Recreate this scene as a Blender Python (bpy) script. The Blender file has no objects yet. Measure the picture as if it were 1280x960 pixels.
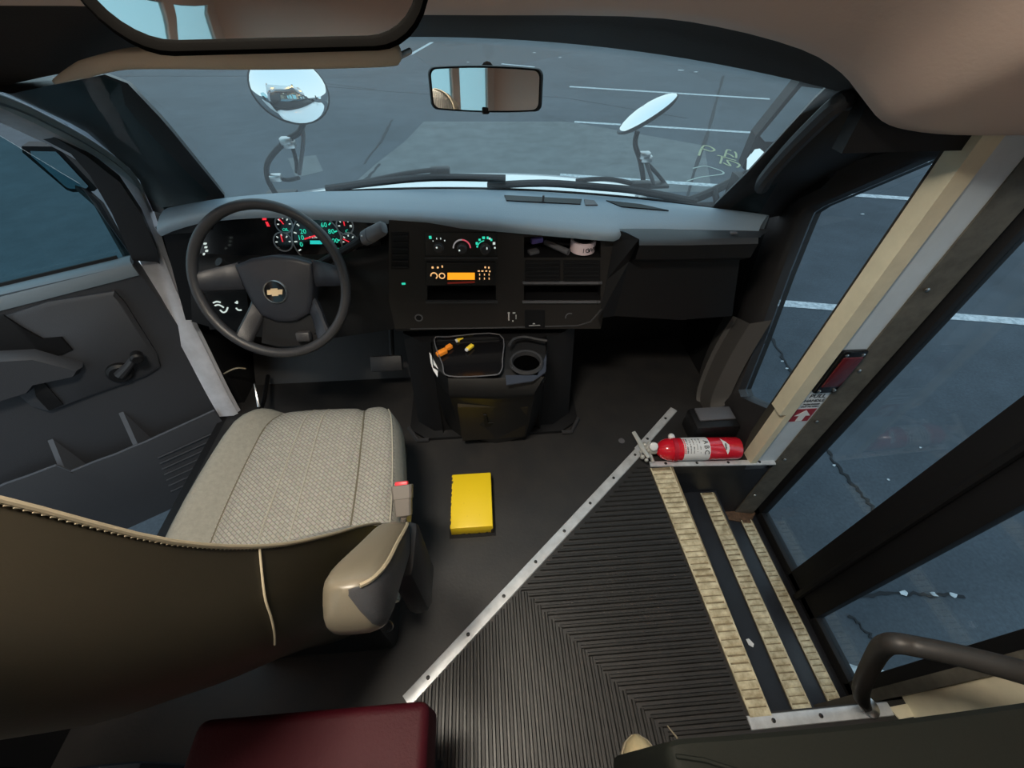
import bpy, bmesh, math, random
from mathutils import Vector, Matrix
random.seed(7)
S = bpy.context.scene
COL = S.collection
# ------------------------------------------------------------------ camera
EYE_H, EYE_X, FPX = 2.16, 0.07, 520.0
PITCH, YAW = math.radians(46.1), math.radians(4.0)
cd = bpy.data.cameras.new('camera')
cd.sensor_width = 36.0
cd.lens = FPX / 1280.0 * 36.0
cd.clip_start = 0.02
cam = bpy.data.objects.new('camera', cd)
cam.location = (EYE_X, 0, EYE_H)
cam.rotation_euler = (math.pi / 2 - PITCH, 0, -YAW)
COL.objects.link(cam)
S.camera = cam
# ------------------------------------------------------------------ sky, lamps, exposure
W = bpy.data.worlds.new('dusk_sky')
S.world = W
W.use_nodes = True
wn, wl = W.node_tree.nodes, W.node_tree.links
bg = wn['Background']
tc = wn.new('ShaderNodeTexCoord')
sx = wn.new('ShaderNodeSeparateXYZ')
rp = wn.new('ShaderNodeValToRGB')
rp.color_ramp.elements[0].position = 0.0
rp.color_ramp.elements[0].color = (0.56, 0.64, 0.68, 1)
rp.color_ramp.elements[1].position = 1.0
rp.color_ramp.elements[1].color = (0.42, 0.56, 0.66, 1)
wl.new(tc.outputs['Generated'], sx.inputs[0])
wl.new(sx.outputs['Z'], rp.inputs[0])
wl.new(rp.outputs[0], bg.inputs['Color'])
bg.inputs['Strength'].default_value = 1.9


def area_light(name, loc, target, size, power, color):
    ld = bpy.data.lights.new(name, 'AREA')
    ld.shape = 'RECTANGLE'
    ld.size, ld.size_y = size
    ld.energy = power
    ld.color = color
    o = bpy.data.objects.new(name, ld)
    o.location = loc
    o.rotation_euler = (Vector(target) - Vector(loc)).to_track_quat('-Z', 'Y').to_euler()
    COL.objects.link(o)
    return o


area_light('ceiling_lamp_light', (-0.20, 0.16, 2.69), (-0.10, 0.40, 0.9), (0.34, 0.14), 25.0, (1.0, 0.91, 0.77))
area_light('rear_fill_light', (0.2, -2.0, 2.69), (0.6, -1.6, 0.9), (0.5, 0.14), 2.5, (1.0, 0.86, 0.68))  # added fill out of view, lifts the rear compartment and beige cap
VS = S.view_settings
VS.view_transform = 'Standard'
VS.look = 'None'
VS.exposure = 0.0
VS.gamma = 1.0
VS.use_curve_mapping = False


# ------------------------------------------------------------------ measuring: a pixel meets a real plane
def ray(u, v):
    x = (u - 640) / FPX
    t = (v - 480) / FPX
    y = math.cos(PITCH) - t * math.sin(PITCH)
    d = math.sin(PITCH) + t * math.cos(PITCH)
    return Vector((x * math.cos(YAW) + y * math.sin(YAW), y * math.cos(YAW) - x * math.sin(YAW), -d))


EYE = Vector((EYE_X, 0, EYE_H))


def at(u, v, x=None, y=None, z=None):
    r = ray(u, v)
    s = (x - EYE_X) / r.x if x is not None else y / r.y if y is not None else (z - EYE_H) / r.z
    return EYE + r * s


def on(u, v, p, n, off=0.0):
    r = ray(u, v)
    s = (Vector(p) - EYE).dot(n) / r.dot(n)
    return EYE + r * s + Vector(n) * off


# ------------------------------------------------------------------ materials
MATS = {}


def lin(c):
    return tuple(((k / 255) / 12.92 if k / 255 <= 0.04045 else ((k / 255 + 0.055) / 1.055) ** 2.4) for k in c)


def mat(name, rgb, rough=0.5, metal=0.0, spec=0.5, var=0.0, vscale=8.0, bump=0.0, bscale=200.0, coat=0.0, emit=None, estr=0.0, dark=None):
    """rgb: linear base colour; var: blend towards `dark` with a noise"""
    if name in MATS:
        return MATS[name]
    m = bpy.data.materials.new(name)
    m.use_nodes = True
    nt = m.node_tree
    b = nt.nodes['Principled BSDF']
    b.inputs['Base Color'].default_value = (*rgb, 1)
    b.inputs['Roughness'].default_value = rough
    b.inputs['Metallic'].default_value = metal
    b.inputs['Specular IOR Level'].default_value = spec
    if coat:
        b.inputs['Coat Weight'].default_value = coat
        b.inputs['Coat Roughness'].default_value = 0.1
    co = nt.nodes.new('ShaderNodeTexCoord')
    if var:
        nz = nt.nodes.new('ShaderNodeTexNoise')
        nz.inputs['Scale'].default_value = vscale
        nz.inputs['Detail'].default_value = 6
        nz.inputs['Roughness'].default_value = 0.65
        nt.links.new(co.outputs['Object'], nz.inputs['Vector'])
        cr = nt.nodes.new('ShaderNodeValToRGB')
        cr.color_ramp.elements[0].position = 0.35
        cr.color_ramp.elements[1].position = 0.65
        d = dark or tuple(k * (1 - var) for k in rgb)
        cr.color_ramp.elements[0].color = (*d, 1)
        cr.color_ramp.elements[1].color = (*rgb, 1)
        nt.links.new(nz.outputs['Fac'], cr.inputs[0])
        nt.links.new(cr.outputs[0], b.inputs['Base Color'])
    if bump:
        n2 = nt.nodes.new('ShaderNodeTexNoise')
        n2.inputs['Scale'].default_value = bscale
        n2.inputs['Detail'].default_value = 3
        nt.links.new(co.outputs['Object'], n2.inputs['Vector'])
        bp = nt.nodes.new('ShaderNodeBump')
        bp.inputs['Strength'].default_value = bump
        bp.inputs['Distance'].default_value = 0.002
        nt.links.new(n2.outputs['Fac'], bp.inputs['Height'])
        nt.links.new(bp.outputs['Normal'], b.inputs['Normal'])
    if emit:
        b.inputs['Emission Color'].default_value = (*emit, 1)
        b.inputs['Emission Strength'].default_value = estr
    MATS[name] = m
    return m


def glass_mat(name, tint, refl=0.045, rough=0.0, film=0.0):
    """a clear pane: lets light through, mirrors more at grazing angles"""
    m = bpy.data.materials.new(name)
    m.use_nodes = True
    nt = m.node_tree
    nt.nodes.clear()
    out = nt.nodes.new('ShaderNodeOutputMaterial')
    mix = nt.nodes.new('ShaderNodeMixShader')
    tr = nt.nodes.new('ShaderNodeBsdfTransparent')
    tr.inputs[0].default_value = (*tint, 1)
    gl = nt.nodes.new('ShaderNodeBsdfGlossy')
    gl.inputs['Roughness'].default_value = rough
    fr = nt.nodes.new('ShaderNodeFresnel')
    ge = nt.nodes.new('ShaderNodeNewGeometry')
    mr = nt.nodes.new('ShaderNodeMapRange')      # same mirror strength on both faces of the pane
    mr.inputs['To Min'].default_value = 1.0 + refl * 8
    mr.inputs['To Max'].default_value = 1.0 / (1.0 + refl * 8)
    nt.links.new(ge.outputs['Backfacing'], mr.inputs['Value'])
    nt.links.new(mr.outputs[0], fr.inputs['IOR'])
    nt.links.new(fr.outputs[0], mix.inputs[0])
    nt.links.new(tr.outputs[0], mix.inputs[1])
    nt.links.new(gl.outputs[0], mix.inputs[2])
    if film:      # added translucent veil, imitates haze and reflection on the glass
        fm = nt.nodes.new('ShaderNodeMixShader')
        tl = nt.nodes.new('ShaderNodeBsdfTranslucent')
        tl.inputs[0].default_value = (0.8, 0.85, 0.88, 1)
        nz = nt.nodes.new('ShaderNodeTexNoise')
        nz.inputs['Scale'].default_value = 2.5
        m2 = nt.nodes.new('ShaderNodeMapRange')
        m2.inputs['To Min'].default_value = film * 0.6
        m2.inputs['To Max'].default_value = film * 1.4
        tc_ = nt.nodes.new('ShaderNodeTexCoord')
        nt.links.new(tc_.outputs['Object'], nz.inputs['Vector'])
        nt.links.new(nz.outputs['Fac'], m2.inputs['Value'])
        nt.links.new(m2.outputs[0], fm.inputs[0])
        nt.links.new(mix.outputs[0], fm.inputs[1])
        nt.links.new(tl.outputs[0], fm.inputs[2])
        nt.links.new(fm.outputs[0], out.inputs[0])
    else:
        nt.links.new(mix.outputs[0], out.inputs[0])
    MATS[name] = m
    return m


M_WIND = glass_mat('tinted_windshield_glass', (0.74, 0.90, 0.92), film=0.07)
M_PANE = glass_mat('clear_pane_glass', (0.86, 0.92, 0.95))
M_TINT = glass_mat('tinted_side_glass', (0.62, 0.80, 0.84))
M_BLACK = mat('black_plastic', (0.008, 0.008, 0.009), 0.5, spec=0.35, bump=0.15, bscale=500)
M_BLACKR = mat('black_rubber', (0.006, 0.006, 0.007), 0.6, spec=0.25)
M_DARK = mat('charcoal_plastic', (0.030, 0.030, 0.033), 0.48, bump=0.25, bscale=450)
M_DOOR = mat('grained_door_trim', (0.045, 0.048, 0.056), 0.55, bump=0.25, bscale=400)
M_DASHTOP = mat('grained_dash_pad', (0.22, 0.29, 0.355), 0.45, bump=0.3, bscale=400)  # the pale blue sky sheen is put into this base colour
M_DASH = mat('dash_front_plastic', (0.018, 0.016, 0.015), 0.5, spec=0.35, bump=0.2, bscale=450)
M_GREYP = mat('grey_plastic', (0.10, 0.10, 0.11), 0.5)
M_GLOSS = mat('gloss_black', (0.006, 0.006, 0.007), 0.12)
M_STEEL = mat('brushed_steel', (0.62, 0.63, 0.64), 0.32, 1.0, var=0.25, vscale=30)
M_ALU = mat('aluminium_trim', (0.70, 0.73, 0.76), 0.38, 0.35, var=0.25, vscale=25)
M_CHROME = mat('chrome', (0.86, 0.87, 0.88), 0.06, 1.0)
M_MIRROR = mat('mirror_silver', (0.88, 0.90, 0.90), 0.015, 1.0)
M_SCREW = mat('dark_screw', (0.05, 0.05, 0.05), 0.4, 0.8)
M_CREAM = mat('cream_panel', (0.68, 0.62, 0.46), 0.5, var=0.12, vscale=14)
M_BLUEG = mat('pale_grey_paint', (0.54, 0.60, 0.65), 0.45, var=0.1, vscale=10)
M_JAMB = mat('weathered_jamb', (0.13, 0.12, 0.10), 0.55, 0.2, var=0.4, vscale=18)
M_RUST = mat('rusty_metal', (0.16, 0.09, 0.05), 0.75, 0.2, var=0.6, vscale=60)
M_BEIGE = mat('beige_cap_liner', (0.80, 0.62, 0.53), 0.6, bump=0.1, bscale=150)
M_HEAD = mat('dark_headliner', (0.026, 0.021, 0.019), 0.8, bump=0.2, bscale=300)
M_PILLAR = mat('pillar_trim', (0.021, 0.020, 0.021), 0.45, bump=0.2, bscale=400)
M_FLANGE = mat('painted_flange', (0.62, 0.64, 0.70), 0.35, var=0.2, vscale=16)
M_WHITE = mat('white_body_paint', (0.86, 0.88, 0.90), 0.18, coat=1.0)
M_FLOOR = mat('rubber_floor_mat', (0.026, 0.024, 0.023), 0.5, var=0.45, vscale=9, dark=(0.017, 0.017, 0.018), bump=0.15, bscale=120)
M_RIB = mat('ribbed_rubber', (0.022, 0.021, 0.020), 0.42, var=0.5, vscale=14, dark=(0.014, 0.014, 0.014))
M_TREAD = mat('step_rubber', (0.012, 0.013, 0.018), 0.45, var=0.4, vscale=20)
M_NOSE = mat('worn_ivory_nosing', (0.72, 0.66, 0.47), 0.55, var=0.6, vscale=38, dark=(0.36, 0.30, 0.185))
M_BROWNV = mat('brown_vinyl', (0.021, 0.017, 0.010), 0.5, spec=0.35, bump=0.08, bscale=600)
M_ARM = mat('tan_vinyl', (0.125, 0.108, 0.078), 0.36, bump=0.08, bscale=600)
M_STITCH = mat('tan_stitching', (0.26, 0.22, 0.15), 0.7)
M_REDV = mat('dark_red_vinyl', (0.034, 0.0008, 0.004), 0.6, spec=0.2, bump=0.3, bscale=250)
M_REDP = mat('red_paint', (0.62, 0.012, 0.028), 0.22, coat=0.5)
M_LABEL = mat('white_label', (0.72, 0.73, 0.74), 0.45)
M_INK = mat('black_ink', (0.02, 0.02, 0.025), 0.5)
M_REDINK = mat('dark_red_ink', (0.28, 0.02, 0.035), 0.5)
M_REDBTN = mat('red_button', (0.75, 0.03, 0.05), 0.4)
M_GREYB = mat('grey_buckle', (0.13, 0.115, 0.10), 0.5)
M_VALVE = mat('dull_grey_metal', (0.50, 0.50, 0.47), 0.45, 0.35)
M_GOLD = mat('gold_emblem', (0.90, 0.66, 0.40), 0.38, 0.5)
M_YEL = None
M_ORANGE = mat('orange_plastic', (0.95, 0.30, 0.03), 0.3, spec=0.5)
M_YELP = mat('yellow_plastic', (0.95, 0.68, 0.05), 0.3)
M_PURPLE = mat('purple_plastic', (0.20, 0.16, 0.55), 0.35)
M_PANEL = mat('grey_green_panel', (0.012, 0.0135, 0.0105), 0.7, spec=0.2, bump=0.2, bscale=200)
M_SHOE = mat('tan_suede', (0.52, 0.42, 0.24), 0.8, bump=0.3, bscale=300)
M_DGREY = mat('slate_vinyl', (0.035, 0.036, 0.045), 0.6)
M_LENS = mat('dark_red_lens', (0.10, 0.012, 0.016), 0.2, coat=0.5)
M_TAN = mat('tan_visor', (0.55, 0.46, 0.35), 0.6, bump=0.2, bscale=300)
E_GREEN = mat('lit_green_print', (0.02, 0.1, 0.07), emit=(0.03, 0.75, 0.50), estr=0.9)
E_WHITE = mat('lit_white_print', (0.1, 0.1, 0.1), emit=(0.72, 0.85, 0.80), estr=0.8)
E_AMBER = mat('lit_amber_display', (0.1, 0.05, 0.0), emit=(1.0, 0.36, 0.015), estr=1.15)
E_AMBERW = mat('lit_amber_print', (0.1, 0.05, 0.0), emit=(1.0, 0.55, 0.22), estr=1.0)
E_RED = mat('lit_red_print', (0.1, 0.0, 0.0), emit=(0.9, 0.03, 0.05), estr=1.0)
E_PINK = mat('lit_red_scale', (0.1, 0.0, 0.0), emit=(0.7, 0.10, 0.14), estr=0.7)
E_LAMP = mat('lamp_diffuser', (0.8, 0.8, 0.75), emit=(1.0, 0.86, 0.66), estr=4.0)
E_MARK = mat('amber_marker_lens', (0.6, 0.25, 0.02), emit=(1.0, 0.42, 0.06), estr=14.0)


def ground_mat():
    m = mat('asphalt', (0.060, 0.074, 0.088), 0.85, spec=0.3)
    nt = m.node_tree
    b = nt.nodes['Principled BSDF']
    co = nt.nodes['Texture Coordinate']
    outs = []
    for sc, lo, hi in ((0.55, 0.74, 1.16), (4.0, 0.86, 1.12), (60.0, 0.82, 1.16)):
        nz = nt.nodes.new('ShaderNodeTexNoise')
        nz.inputs['Scale'].default_value = sc
        nz.inputs['Detail'].default_value = 7
        nz.inputs['Roughness'].default_value = 0.6
        nt.links.new(co.outputs['Object'], nz.inputs['Vector'])
        mr = nt.nodes.new('ShaderNodeMapRange')
        mr.inputs['From Min'].default_value = 0.3
        mr.inputs['From Max'].default_value = 0.7
        mr.inputs['To Min'].default_value = lo
        mr.inputs['To Max'].default_value = hi
        nt.links.new(nz.outputs['Fac'], mr.inputs['Value'])
        outs.append(mr.outputs[0])
    m1 = nt.nodes.new('ShaderNodeMath'); m1.operation = 'MULTIPLY'
    m2 = nt.nodes.new('ShaderNodeMath'); m2.operation = 'MULTIPLY'
    nt.links.new(outs[0], m1.inputs[0]); nt.links.new(outs[1], m1.inputs[1])
    nt.links.new(m1.outputs[0], m2.inputs[0]); nt.links.new(outs[2], m2.inputs[1])
    vm = nt.nodes.new('ShaderNodeVectorMath'); vm.operation = 'SCALE'
    vm.inputs[0].default_value = (0.060, 0.074, 0.088)
    nt.links.new(m2.outputs[0], vm.inputs['Scale'])
    nt.links.new(vm.outputs[0], b.inputs['Base Color'])
    return m


def fabric_mat(name, c1, c2, scale):
    """woven cloth: small lozenge pattern in two tones, with relief"""
    m = mat(name, c1, 0.9, spec=0.2)
    nt = m.node_tree
    b = nt.nodes['Principled BSDF']
    co = nt.nodes['Texture Coordinate']
    mp = nt.nodes.new('ShaderNodeMapping')
    mp.inputs['Rotation'].default_value = (0, 0, math.radians(40))
    nt.links.new(co.outputs['Object'], mp.inputs['Vector'])
    ck = nt.nodes.new('ShaderNodeTexBrick')
    ck.inputs['Scale'].default_value = scale
    ck.inputs['Color1'].default_value = (*c1, 1)
    ck.inputs['Color2'].default_value = (*[k * 0.86 for k in c1], 1)
    ck.inputs['Mortar'].default_value = (*c2, 1)
    ck.inputs['Mortar Size'].default_value = 0.09
    ck.inputs['Mortar Smooth'].default_value = 0.6
    ck.inputs['Brick Width'].default_value = 1.0
    ck.inputs['Row Height'].default_value = 0.6
    nt.links.new(mp.outputs[0], ck.inputs['Vector'])
    nz = nt.nodes.new('ShaderNodeTexNoise')
    nz.inputs['Scale'].default_value = 350
    nz.inputs['Detail'].default_value = 2
    nt.links.new(co.outputs['Object'], nz.inputs['Vector'])
    mx = nt.nodes.new('ShaderNodeMix'); mx.data_type = 'RGBA'; mx.blend_type = 'MULTIPLY'
    mx.inputs['Factor'].default_value = 0.5
    nt.links.new(ck.outputs['Color'], mx.inputs['A'])
    nt.links.new(nz.outputs['Color'], mx.inputs['B'])
    hs = nt.nodes.new('ShaderNodeHueSaturation')
    hs.inputs['Saturation'].default_value = 0.8
    hs.inputs['Value'].default_value = 1.3
    nt.links.new(mx.outputs['Result'], hs.inputs['Color'])
    nt.links.new(hs.outputs[0], b.inputs['Base Color'])
    bp = nt.nodes.new('ShaderNodeBump')
    bp.inputs['Strength'].default_value = 0.35
    bp.inputs['Distance'].default_value = 0.003
    nt.links.new(ck.outputs['Fac'], bp.inputs['Height'])
    bp.invert = True
    nt.links.new(bp.outputs[0], b.inputs['Normal'])
    return m


def yellow_mat():
    m = mat('chipped_yellow_paint', (0.92, 0.66, 0.015), 0.45)
    nt = m.node_tree
    b = nt.nodes['Principled BSDF']
    co = nt.nodes['Texture Coordinate']
    nz = nt.nodes.new('ShaderNodeTexNoise')
    nz.inputs['Scale'].default_value = 90
    nz.inputs['Detail'].default_value = 5
    nt.links.new(co.outputs['Object'], nz.inputs['Vector'])
    cr = nt.nodes.new('ShaderNodeValToRGB')
    cr.color_ramp.elements[0].position = 0.24
    cr.color_ramp.elements[0].color = (0.35, 0.2, 0.02, 1)
    cr.color_ramp.elements[1].position = 0.28
    cr.color_ramp.elements[1].color = (0.92, 0.66, 0.015, 1)
    nt.links.new(nz.outputs['Fac'], cr.inputs[0])
    nt.links.new(cr.outputs[0], b.inputs['Base Color'])
    return m


M_ASPH = ground_mat()
M_CRACK = mat('dark_crack', (0.010, 0.012, 0.015), 0.9)
M_PATCH = mat('pale_worn_asphalt', (0.125, 0.14, 0.145), 0.85, var=0.3, vscale=3)
M_DPATCH = mat('dark_new_asphalt', (0.042, 0.052, 0.062), 0.85, var=0.3, vscale=3)
M_LINE = mat('worn_white_road_paint', (0.62, 0.66, 0.68), 0.8, var=0.5, vscale=22, dark=(0.28, 0.32, 0.34))
M_CHALK = mat('yellow_marking_paint', (0.33, 0.35, 0.21), 0.9)
M_CHALKW = mat('pale_marking_paint', (0.34, 0.40, 0.36), 0.9)
M_FAB = fabric_mat('woven_seat_cloth', (0.295, 0.285, 0.25), (0.165, 0.158, 0.135), 78)
M_FABP = mat('plain_seat_cloth', (0.235, 0.232, 0.205), 0.9, spec=0.2, bump=0.5, bscale=260, var=0.15, vscale=120)
M_YEL = yellow_mat()


# ------------------------------------------------------------------ mesh builder
class MB:
    def __init__(self):
        self.v, self.f, self.m, self.mi = [], [], [], 0

    def add(self, vs, fs):
        o = len(self.v)
        self.v += [Vector(p) for p in vs]
        for f in fs:
            self.f.append([i + o for i in f])
            self.m.append(self.mi)
        return self

    def bm_add(self, bm, M=None):
        bm.verts.index_update()
        vs = [(M @ v.co) if M else v.co.copy() for v in bm.verts]
        self.add(vs, [[v.index for v in f.verts] for f in bm.faces])
        bm.free()
        return self

    def box(self, c, s, M=None, bev=0.0, seg=2):
        bm = bmesh.new()
        bmesh.ops.create_cube(bm, size=1)
        for v in bm.verts:
            v.co = Vector((v.co.x * s[0], v.co.y * s[1], v.co.z * s[2]))
        if bev:
            bmesh.ops.bevel(bm, geom=bm.edges[:], offset=bev, segments=seg, affect='EDGES', profile=0.5)
        T = Matrix.Translation(c)
        return self.bm_add(bm, (M @ T) if M else T)

    def span(self, a, b, bev=0.0):
        return self.box([(a[i] + b[i]) / 2 for i in range(3)], [abs(b[i] - a[i]) for i in range(3)], None, bev)

    def sphere(self, c, r, M=None, seg=16, rings=10):
        bm = bmesh.new()
        bmesh.ops.create_uvsphere(bm, u_segments=seg, v_segments=rings, radius=1)
        r = (r, r, r) if not hasattr(r, '__len__') else r
        for v in bm.verts:
            v.co = Vector((v.co.x * r[0], v.co.y * r[1], v.co.z * r[2]))
        T = Matrix.Translation(c)
        return self.bm_add(bm, (M @ T) if M else T)

    def loft(self, rows, closed=False, caps=False):
        n = len(rows[0])
        vs = [p for r in rows for p in r]
        fs = []
        for j in range(len(rows) - 1):
            for i in range(n if closed else n - 1):
                k = (i + 1) % n
                fs.append([j * n + i, j * n + k, (j + 1) * n + k, (j + 1) * n + i])
        if caps:
            fs.append(list(range(n))[::-1])
            fs.append([(len(rows) - 1) * n + i for i in range(n)])
        return self.add(vs, fs)

    def tube(self, pts, r, n=10, closed=False, ell=1.0, upv=None):
        pts = [Vector(p) for p in pts]
        rs = r if hasattr(r, '__len__') else [r] * len(pts)
        rows = []
        N = len(pts)
        up = Vector(upv) if upv else None
        for i, p in enumerate(pts):
            a = pts[(i - 1) % N] if (closed or i > 0) else p
            b = pts[(i + 1) % N] if (closed or i < N - 1) else p
            t = (b - a).normalized()
            if up is None:
                up = Vector((0, 0, 1)) if abs(t.z) < 0.9 else Vector((1, 0, 0))
            sd = t.cross(up).normalized()
            w = sd.cross(t).normalized()
            if not upv:
                up = w
            rows.append([p + sd * math.cos(2 * math.pi * k / n) * rs[i] + w * math.sin(2 * math.pi * k / n) * rs[i] * ell for k in range(n)])
        if closed:
            rows.append(rows[0])
        return self.loft(rows, True, not closed)

    def cyl(self, p0, p1, r0, r1=None, n=20):
        return self.tube([p0, p1], [r0, r0 if r1 is None else r1], n)

    def lathe(self, prof, M=None, n=24, caps=True):
        rows = []
        for r, z in prof:
            rw = [Vector((r * math.cos(2 * math.pi * k / n), r * math.sin(2 * math.pi * k / n), z)) for k in range(n)]
            rows.append([M @ p for p in rw] if M else rw)
        return self.loft(rows, True, caps)

    def prism(self, pts, vec):
        pts = [Vector(p) for p in pts]
        vec = Vector(vec)
        n = len(pts)
        fs = [list(range(n))[::-1], list(range(n, 2 * n))]
        for i in range(n):
            k = (i + 1) % n
            fs.append([i, k, n + k, n + i])
        return self.add(pts + [p + vec for p in pts], fs)

    def build(self, name, mats, parent=None, smooth=35, loc=None, fix=True):
        mats = mats if isinstance(mats, (list, tuple)) else [mats]
        if parent is None:
            if loc is None:
                xs = [p.x for p in self.v]; ys = [p.y for p in self.v]; zs = [p.z for p in self.v]
                loc = ((min(xs) + max(xs)) / 2, (min(ys) + max(ys)) / 2, min(zs))
            off = Vector(loc)
        else:
            off = OFF[parent.name]
        me = bpy.data.meshes.new(name)
        me.from_pydata([p - off for p in self.v], [], self.f)
        for m in mats:
            me.materials.append(m)
        me.polygons.foreach_set('material_index', self.m)
        if fix:
            bm = bmesh.new()
            bm.from_mesh(me)
            bmesh.ops.remove_doubles(bm, verts=bm.verts, dist=1e-6)
            bmesh.ops.recalc_face_normals(bm, faces=bm.faces)
            bm.to_mesh(me)
            bm.free()
        if smooth:
            me.polygons.foreach_set('use_smooth', [True] * len(me.polygons))
            me.set_sharp_from_angle(angle=math.radians(smooth))
        o = bpy.data.objects.new(name, me)
        COL.objects.link(o)
        if parent is None:
            o.location = off
        else:
            o.parent = parent
        OFF[o.name] = off
        return o


OFF = {}


def tag(o, label=None, cat=None, group=None, kind=None):
    for k, val in (('label', label), ('category', cat), ('group', group), ('kind', kind)):
        if val:
            o[k] = val
    return o


def thing(name, loc, label=None, cat=None, group=None, kind=None):
    o = bpy.data.objects.new(name, None)
    o.empty_display_size = 0.05
    o.location = loc
    COL.objects.link(o)
    OFF[o.name] = Vector(loc)
    return tag(o, label, cat, group, kind)


def text_mb(body, size, M, depth=0.0006, align='CENTER', mb=None):
    """lettering with a little thickness, in the plane of M (x right, y up, z out)"""
    cu = bpy.data.curves.new('lettering', 'FONT')
    cu.body = body
    cu.size = size
    cu.align_x = align
    cu.align_y = 'CENTER'
    cu.extrude = depth
    cu.resolution_u = 2
    o = bpy.data.objects.new('lettering', cu)
    COL.objects.link(o)
    me = bpy.data.meshes.new_from_object(o)
    mb = mb or MB()
    mb.add([M @ v.co for v in me.vertices], [list(p.vertices) for p in me.polygons])
    bpy.data.objects.remove(o)
    bpy.data.curves.remove(cu)
    bpy.data.meshes.remove(me)
    return mb


def frame(o, x, y):
    """matrix with origin o, x axis, y axis made square, z out"""
    x = Vector(x).normalized()
    z = x.cross(Vector(y)).normalized()
    y = z.cross(x)
    return Matrix(((x.x, y.x, z.x, o[0]), (x.y, y.y, z.y, o[1]), (x.z, y.z, z.z, o[2]), (0, 0, 0, 1)))


def catmull(pts, n=6, closed=False):
    pts = [Vector(p) for p in pts]
    out = []
    N = len(pts)
    for i in range(N if closed else N - 1):
        p0 = pts[(i - 1) % N] if closed else pts[max(i - 1, 0)]
        p1, p2 = pts[i], pts[(i + 1) % N]
        p3 = pts[(i + 2) % N] if closed else pts[min(i + 2, N - 1)]
        for k in range(n):
            t = k / n
            out.append(0.5 * ((2 * p1) + (p2 - p0) * t + (2 * p0 - 5 * p1 + 4 * p2 - p3) * t * t + (3 * p1 - p0 - 3 * p2 + p3) * t ** 3))
    if not closed:
        out.append(pts[-1])
    return out


def resample(pts, n):
    pts = [Vector(p) for p in pts]
    L = [0]
    for a, b in zip(pts, pts[1:]):
        L.append(L[-1] + (b - a).length)
    out = []
    j = 0
    for k in range(n):
        d = L[-1] * k / (n - 1)
        while j < len(L) - 2 and L[j + 1] < d:
            j += 1
        s = (d - L[j]) / max(L[j + 1] - L[j], 1e-9)
        out.append(pts[j].lerp(pts[j + 1], s))
    return out


FZ = 0.86            # cab floor above the ground
Z1, Z2 = 0.66, 0.46  # the two steps

# ================================================================== GROUND OUTSIDE
mb = MB()
mb.add([(-60, -40, 0), (60, -40, 0), (60, 90, 0), (-60, 90, 0)], [[0, 1, 2, 3]])
ground = tag(mb.build('ground', M_ASPH, smooth=0, loc=(0, 0, 0)), kind='structure')


def flat(name, pts, m, z=0.004, parent=ground):
    mb = MB()
    mb.prism([(p.x, p.y, z) for p in pts], (0, 0, -0.003))
    return mb.build(name, m, parent, smooth=0)


def gline(a, b, w, m=M_LINE, name='painted_line', z=0.005, wob=0.0):
    a, b = Vector(a), Vector(b)
    d = (b - a); d.z = 0
    n = Vector((-d.y, d.x, 0)).normalized() * w / 2
    k = max(2, int(d.length / 0.25)) if wob else 2
    p1 = [a.lerp(b, i / (k - 1)) + n + Vector((random.uniform(-wob, wob), random.uniform(-wob, wob), 0)) for i in range(k)]
    p2 = [a.lerp(b, i / (k - 1)) - n + Vector((random.uniform(-wob, wob), random.uniform(-wob, wob), 0)) for i in range(k)]
    return flat(name, p1 + p2[::-1], m, z)


def G(u, v):
    return at(u, v, z=0)


gline(G(712, 108.5), G(962, 124), 0.115)
gline(G(718, 152.5), G(940, 166), 0.10)
gline(G(700, 219), G(1165, 250.5), 0.105)
gline(G(880, 372), G(1420, 413.5), 0.10, wob=0.006)
gline(G(512, 69), G(540, 53), 0.12)
gline(G(627, 80), G(668, 84), 0.10)


def crack(pix, w, name='pavement_crack', m=M_CRACK, wob=0.012):
    pts = resample([G(*p) for p in pix], max(6, len(pix) * 5))
    a, b = [], []
    for i, p in enumerate(pts):
        d = pts[min(i + 1, len(pts) - 1)] - pts[max(i - 1, 0)]
        n = Vector((-d.y, d.x, 0)).normalized()
        p = p + n * random.uniform(-wob, wob)
        ww = w * random.uniform(0.5, 1.3) / 2
        a.append(p + n * ww); b.append(p - n * ww)
    return flat(name, a + b[::-1], m, 0.0045)


crack([(904, 95), (885, 165), (868, 215), (855, 262)], 0.06, wob=0.004)
crack([(952, 405), (975, 440), (990, 470), (1005, 490), (1030, 520)], 0.022)
crack([(1030, 560), (1048, 585), (1065, 605), (1085, 628), (1100, 650)], 0.020)
crack([(1060, 745), (1095, 742), (1130, 741), (1165, 744), (1205, 746)], 0.014)
crack([(1060, 770), (1085, 790), (1100, 815)], 0.012)
crack([(475, 205), (458, 225), (440, 245)], 0.05)
crack([(490, 150), (478, 175), (455, 205)], 0.04)
crack([(405, 108), (560, 120), (700, 121), (860, 148)], 0.03, m=M_DPATCH)
crack([(150, 95), (330, 95), (470, 112)], 0.05, m=M_DPATCH)
flat('asphalt_patch', [G(*p) for p in ((505, 178), (530, 152), (700, 152), (716, 153), (880, 182), (890, 240), (430, 240), (470, 205))], M_PATCH, 0.002)
flat('asphalt_patch', [G(*p) for p in ((486, 44), (600, 55), (716, 66), (640, 82), (560, 98), (520, 70))], M_DPATCH, 0.002)
flat('asphalt_patch', [G(*p) for p in ((360, 198), (395, 194), (404, 214), (370, 222))], M_PATCH, 0.002)
for a, b in (((940, 470), (985, 452)), ((1040, 490), (1100, 470)), ((1085, 245), (1180, 210))):
    pass
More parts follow.
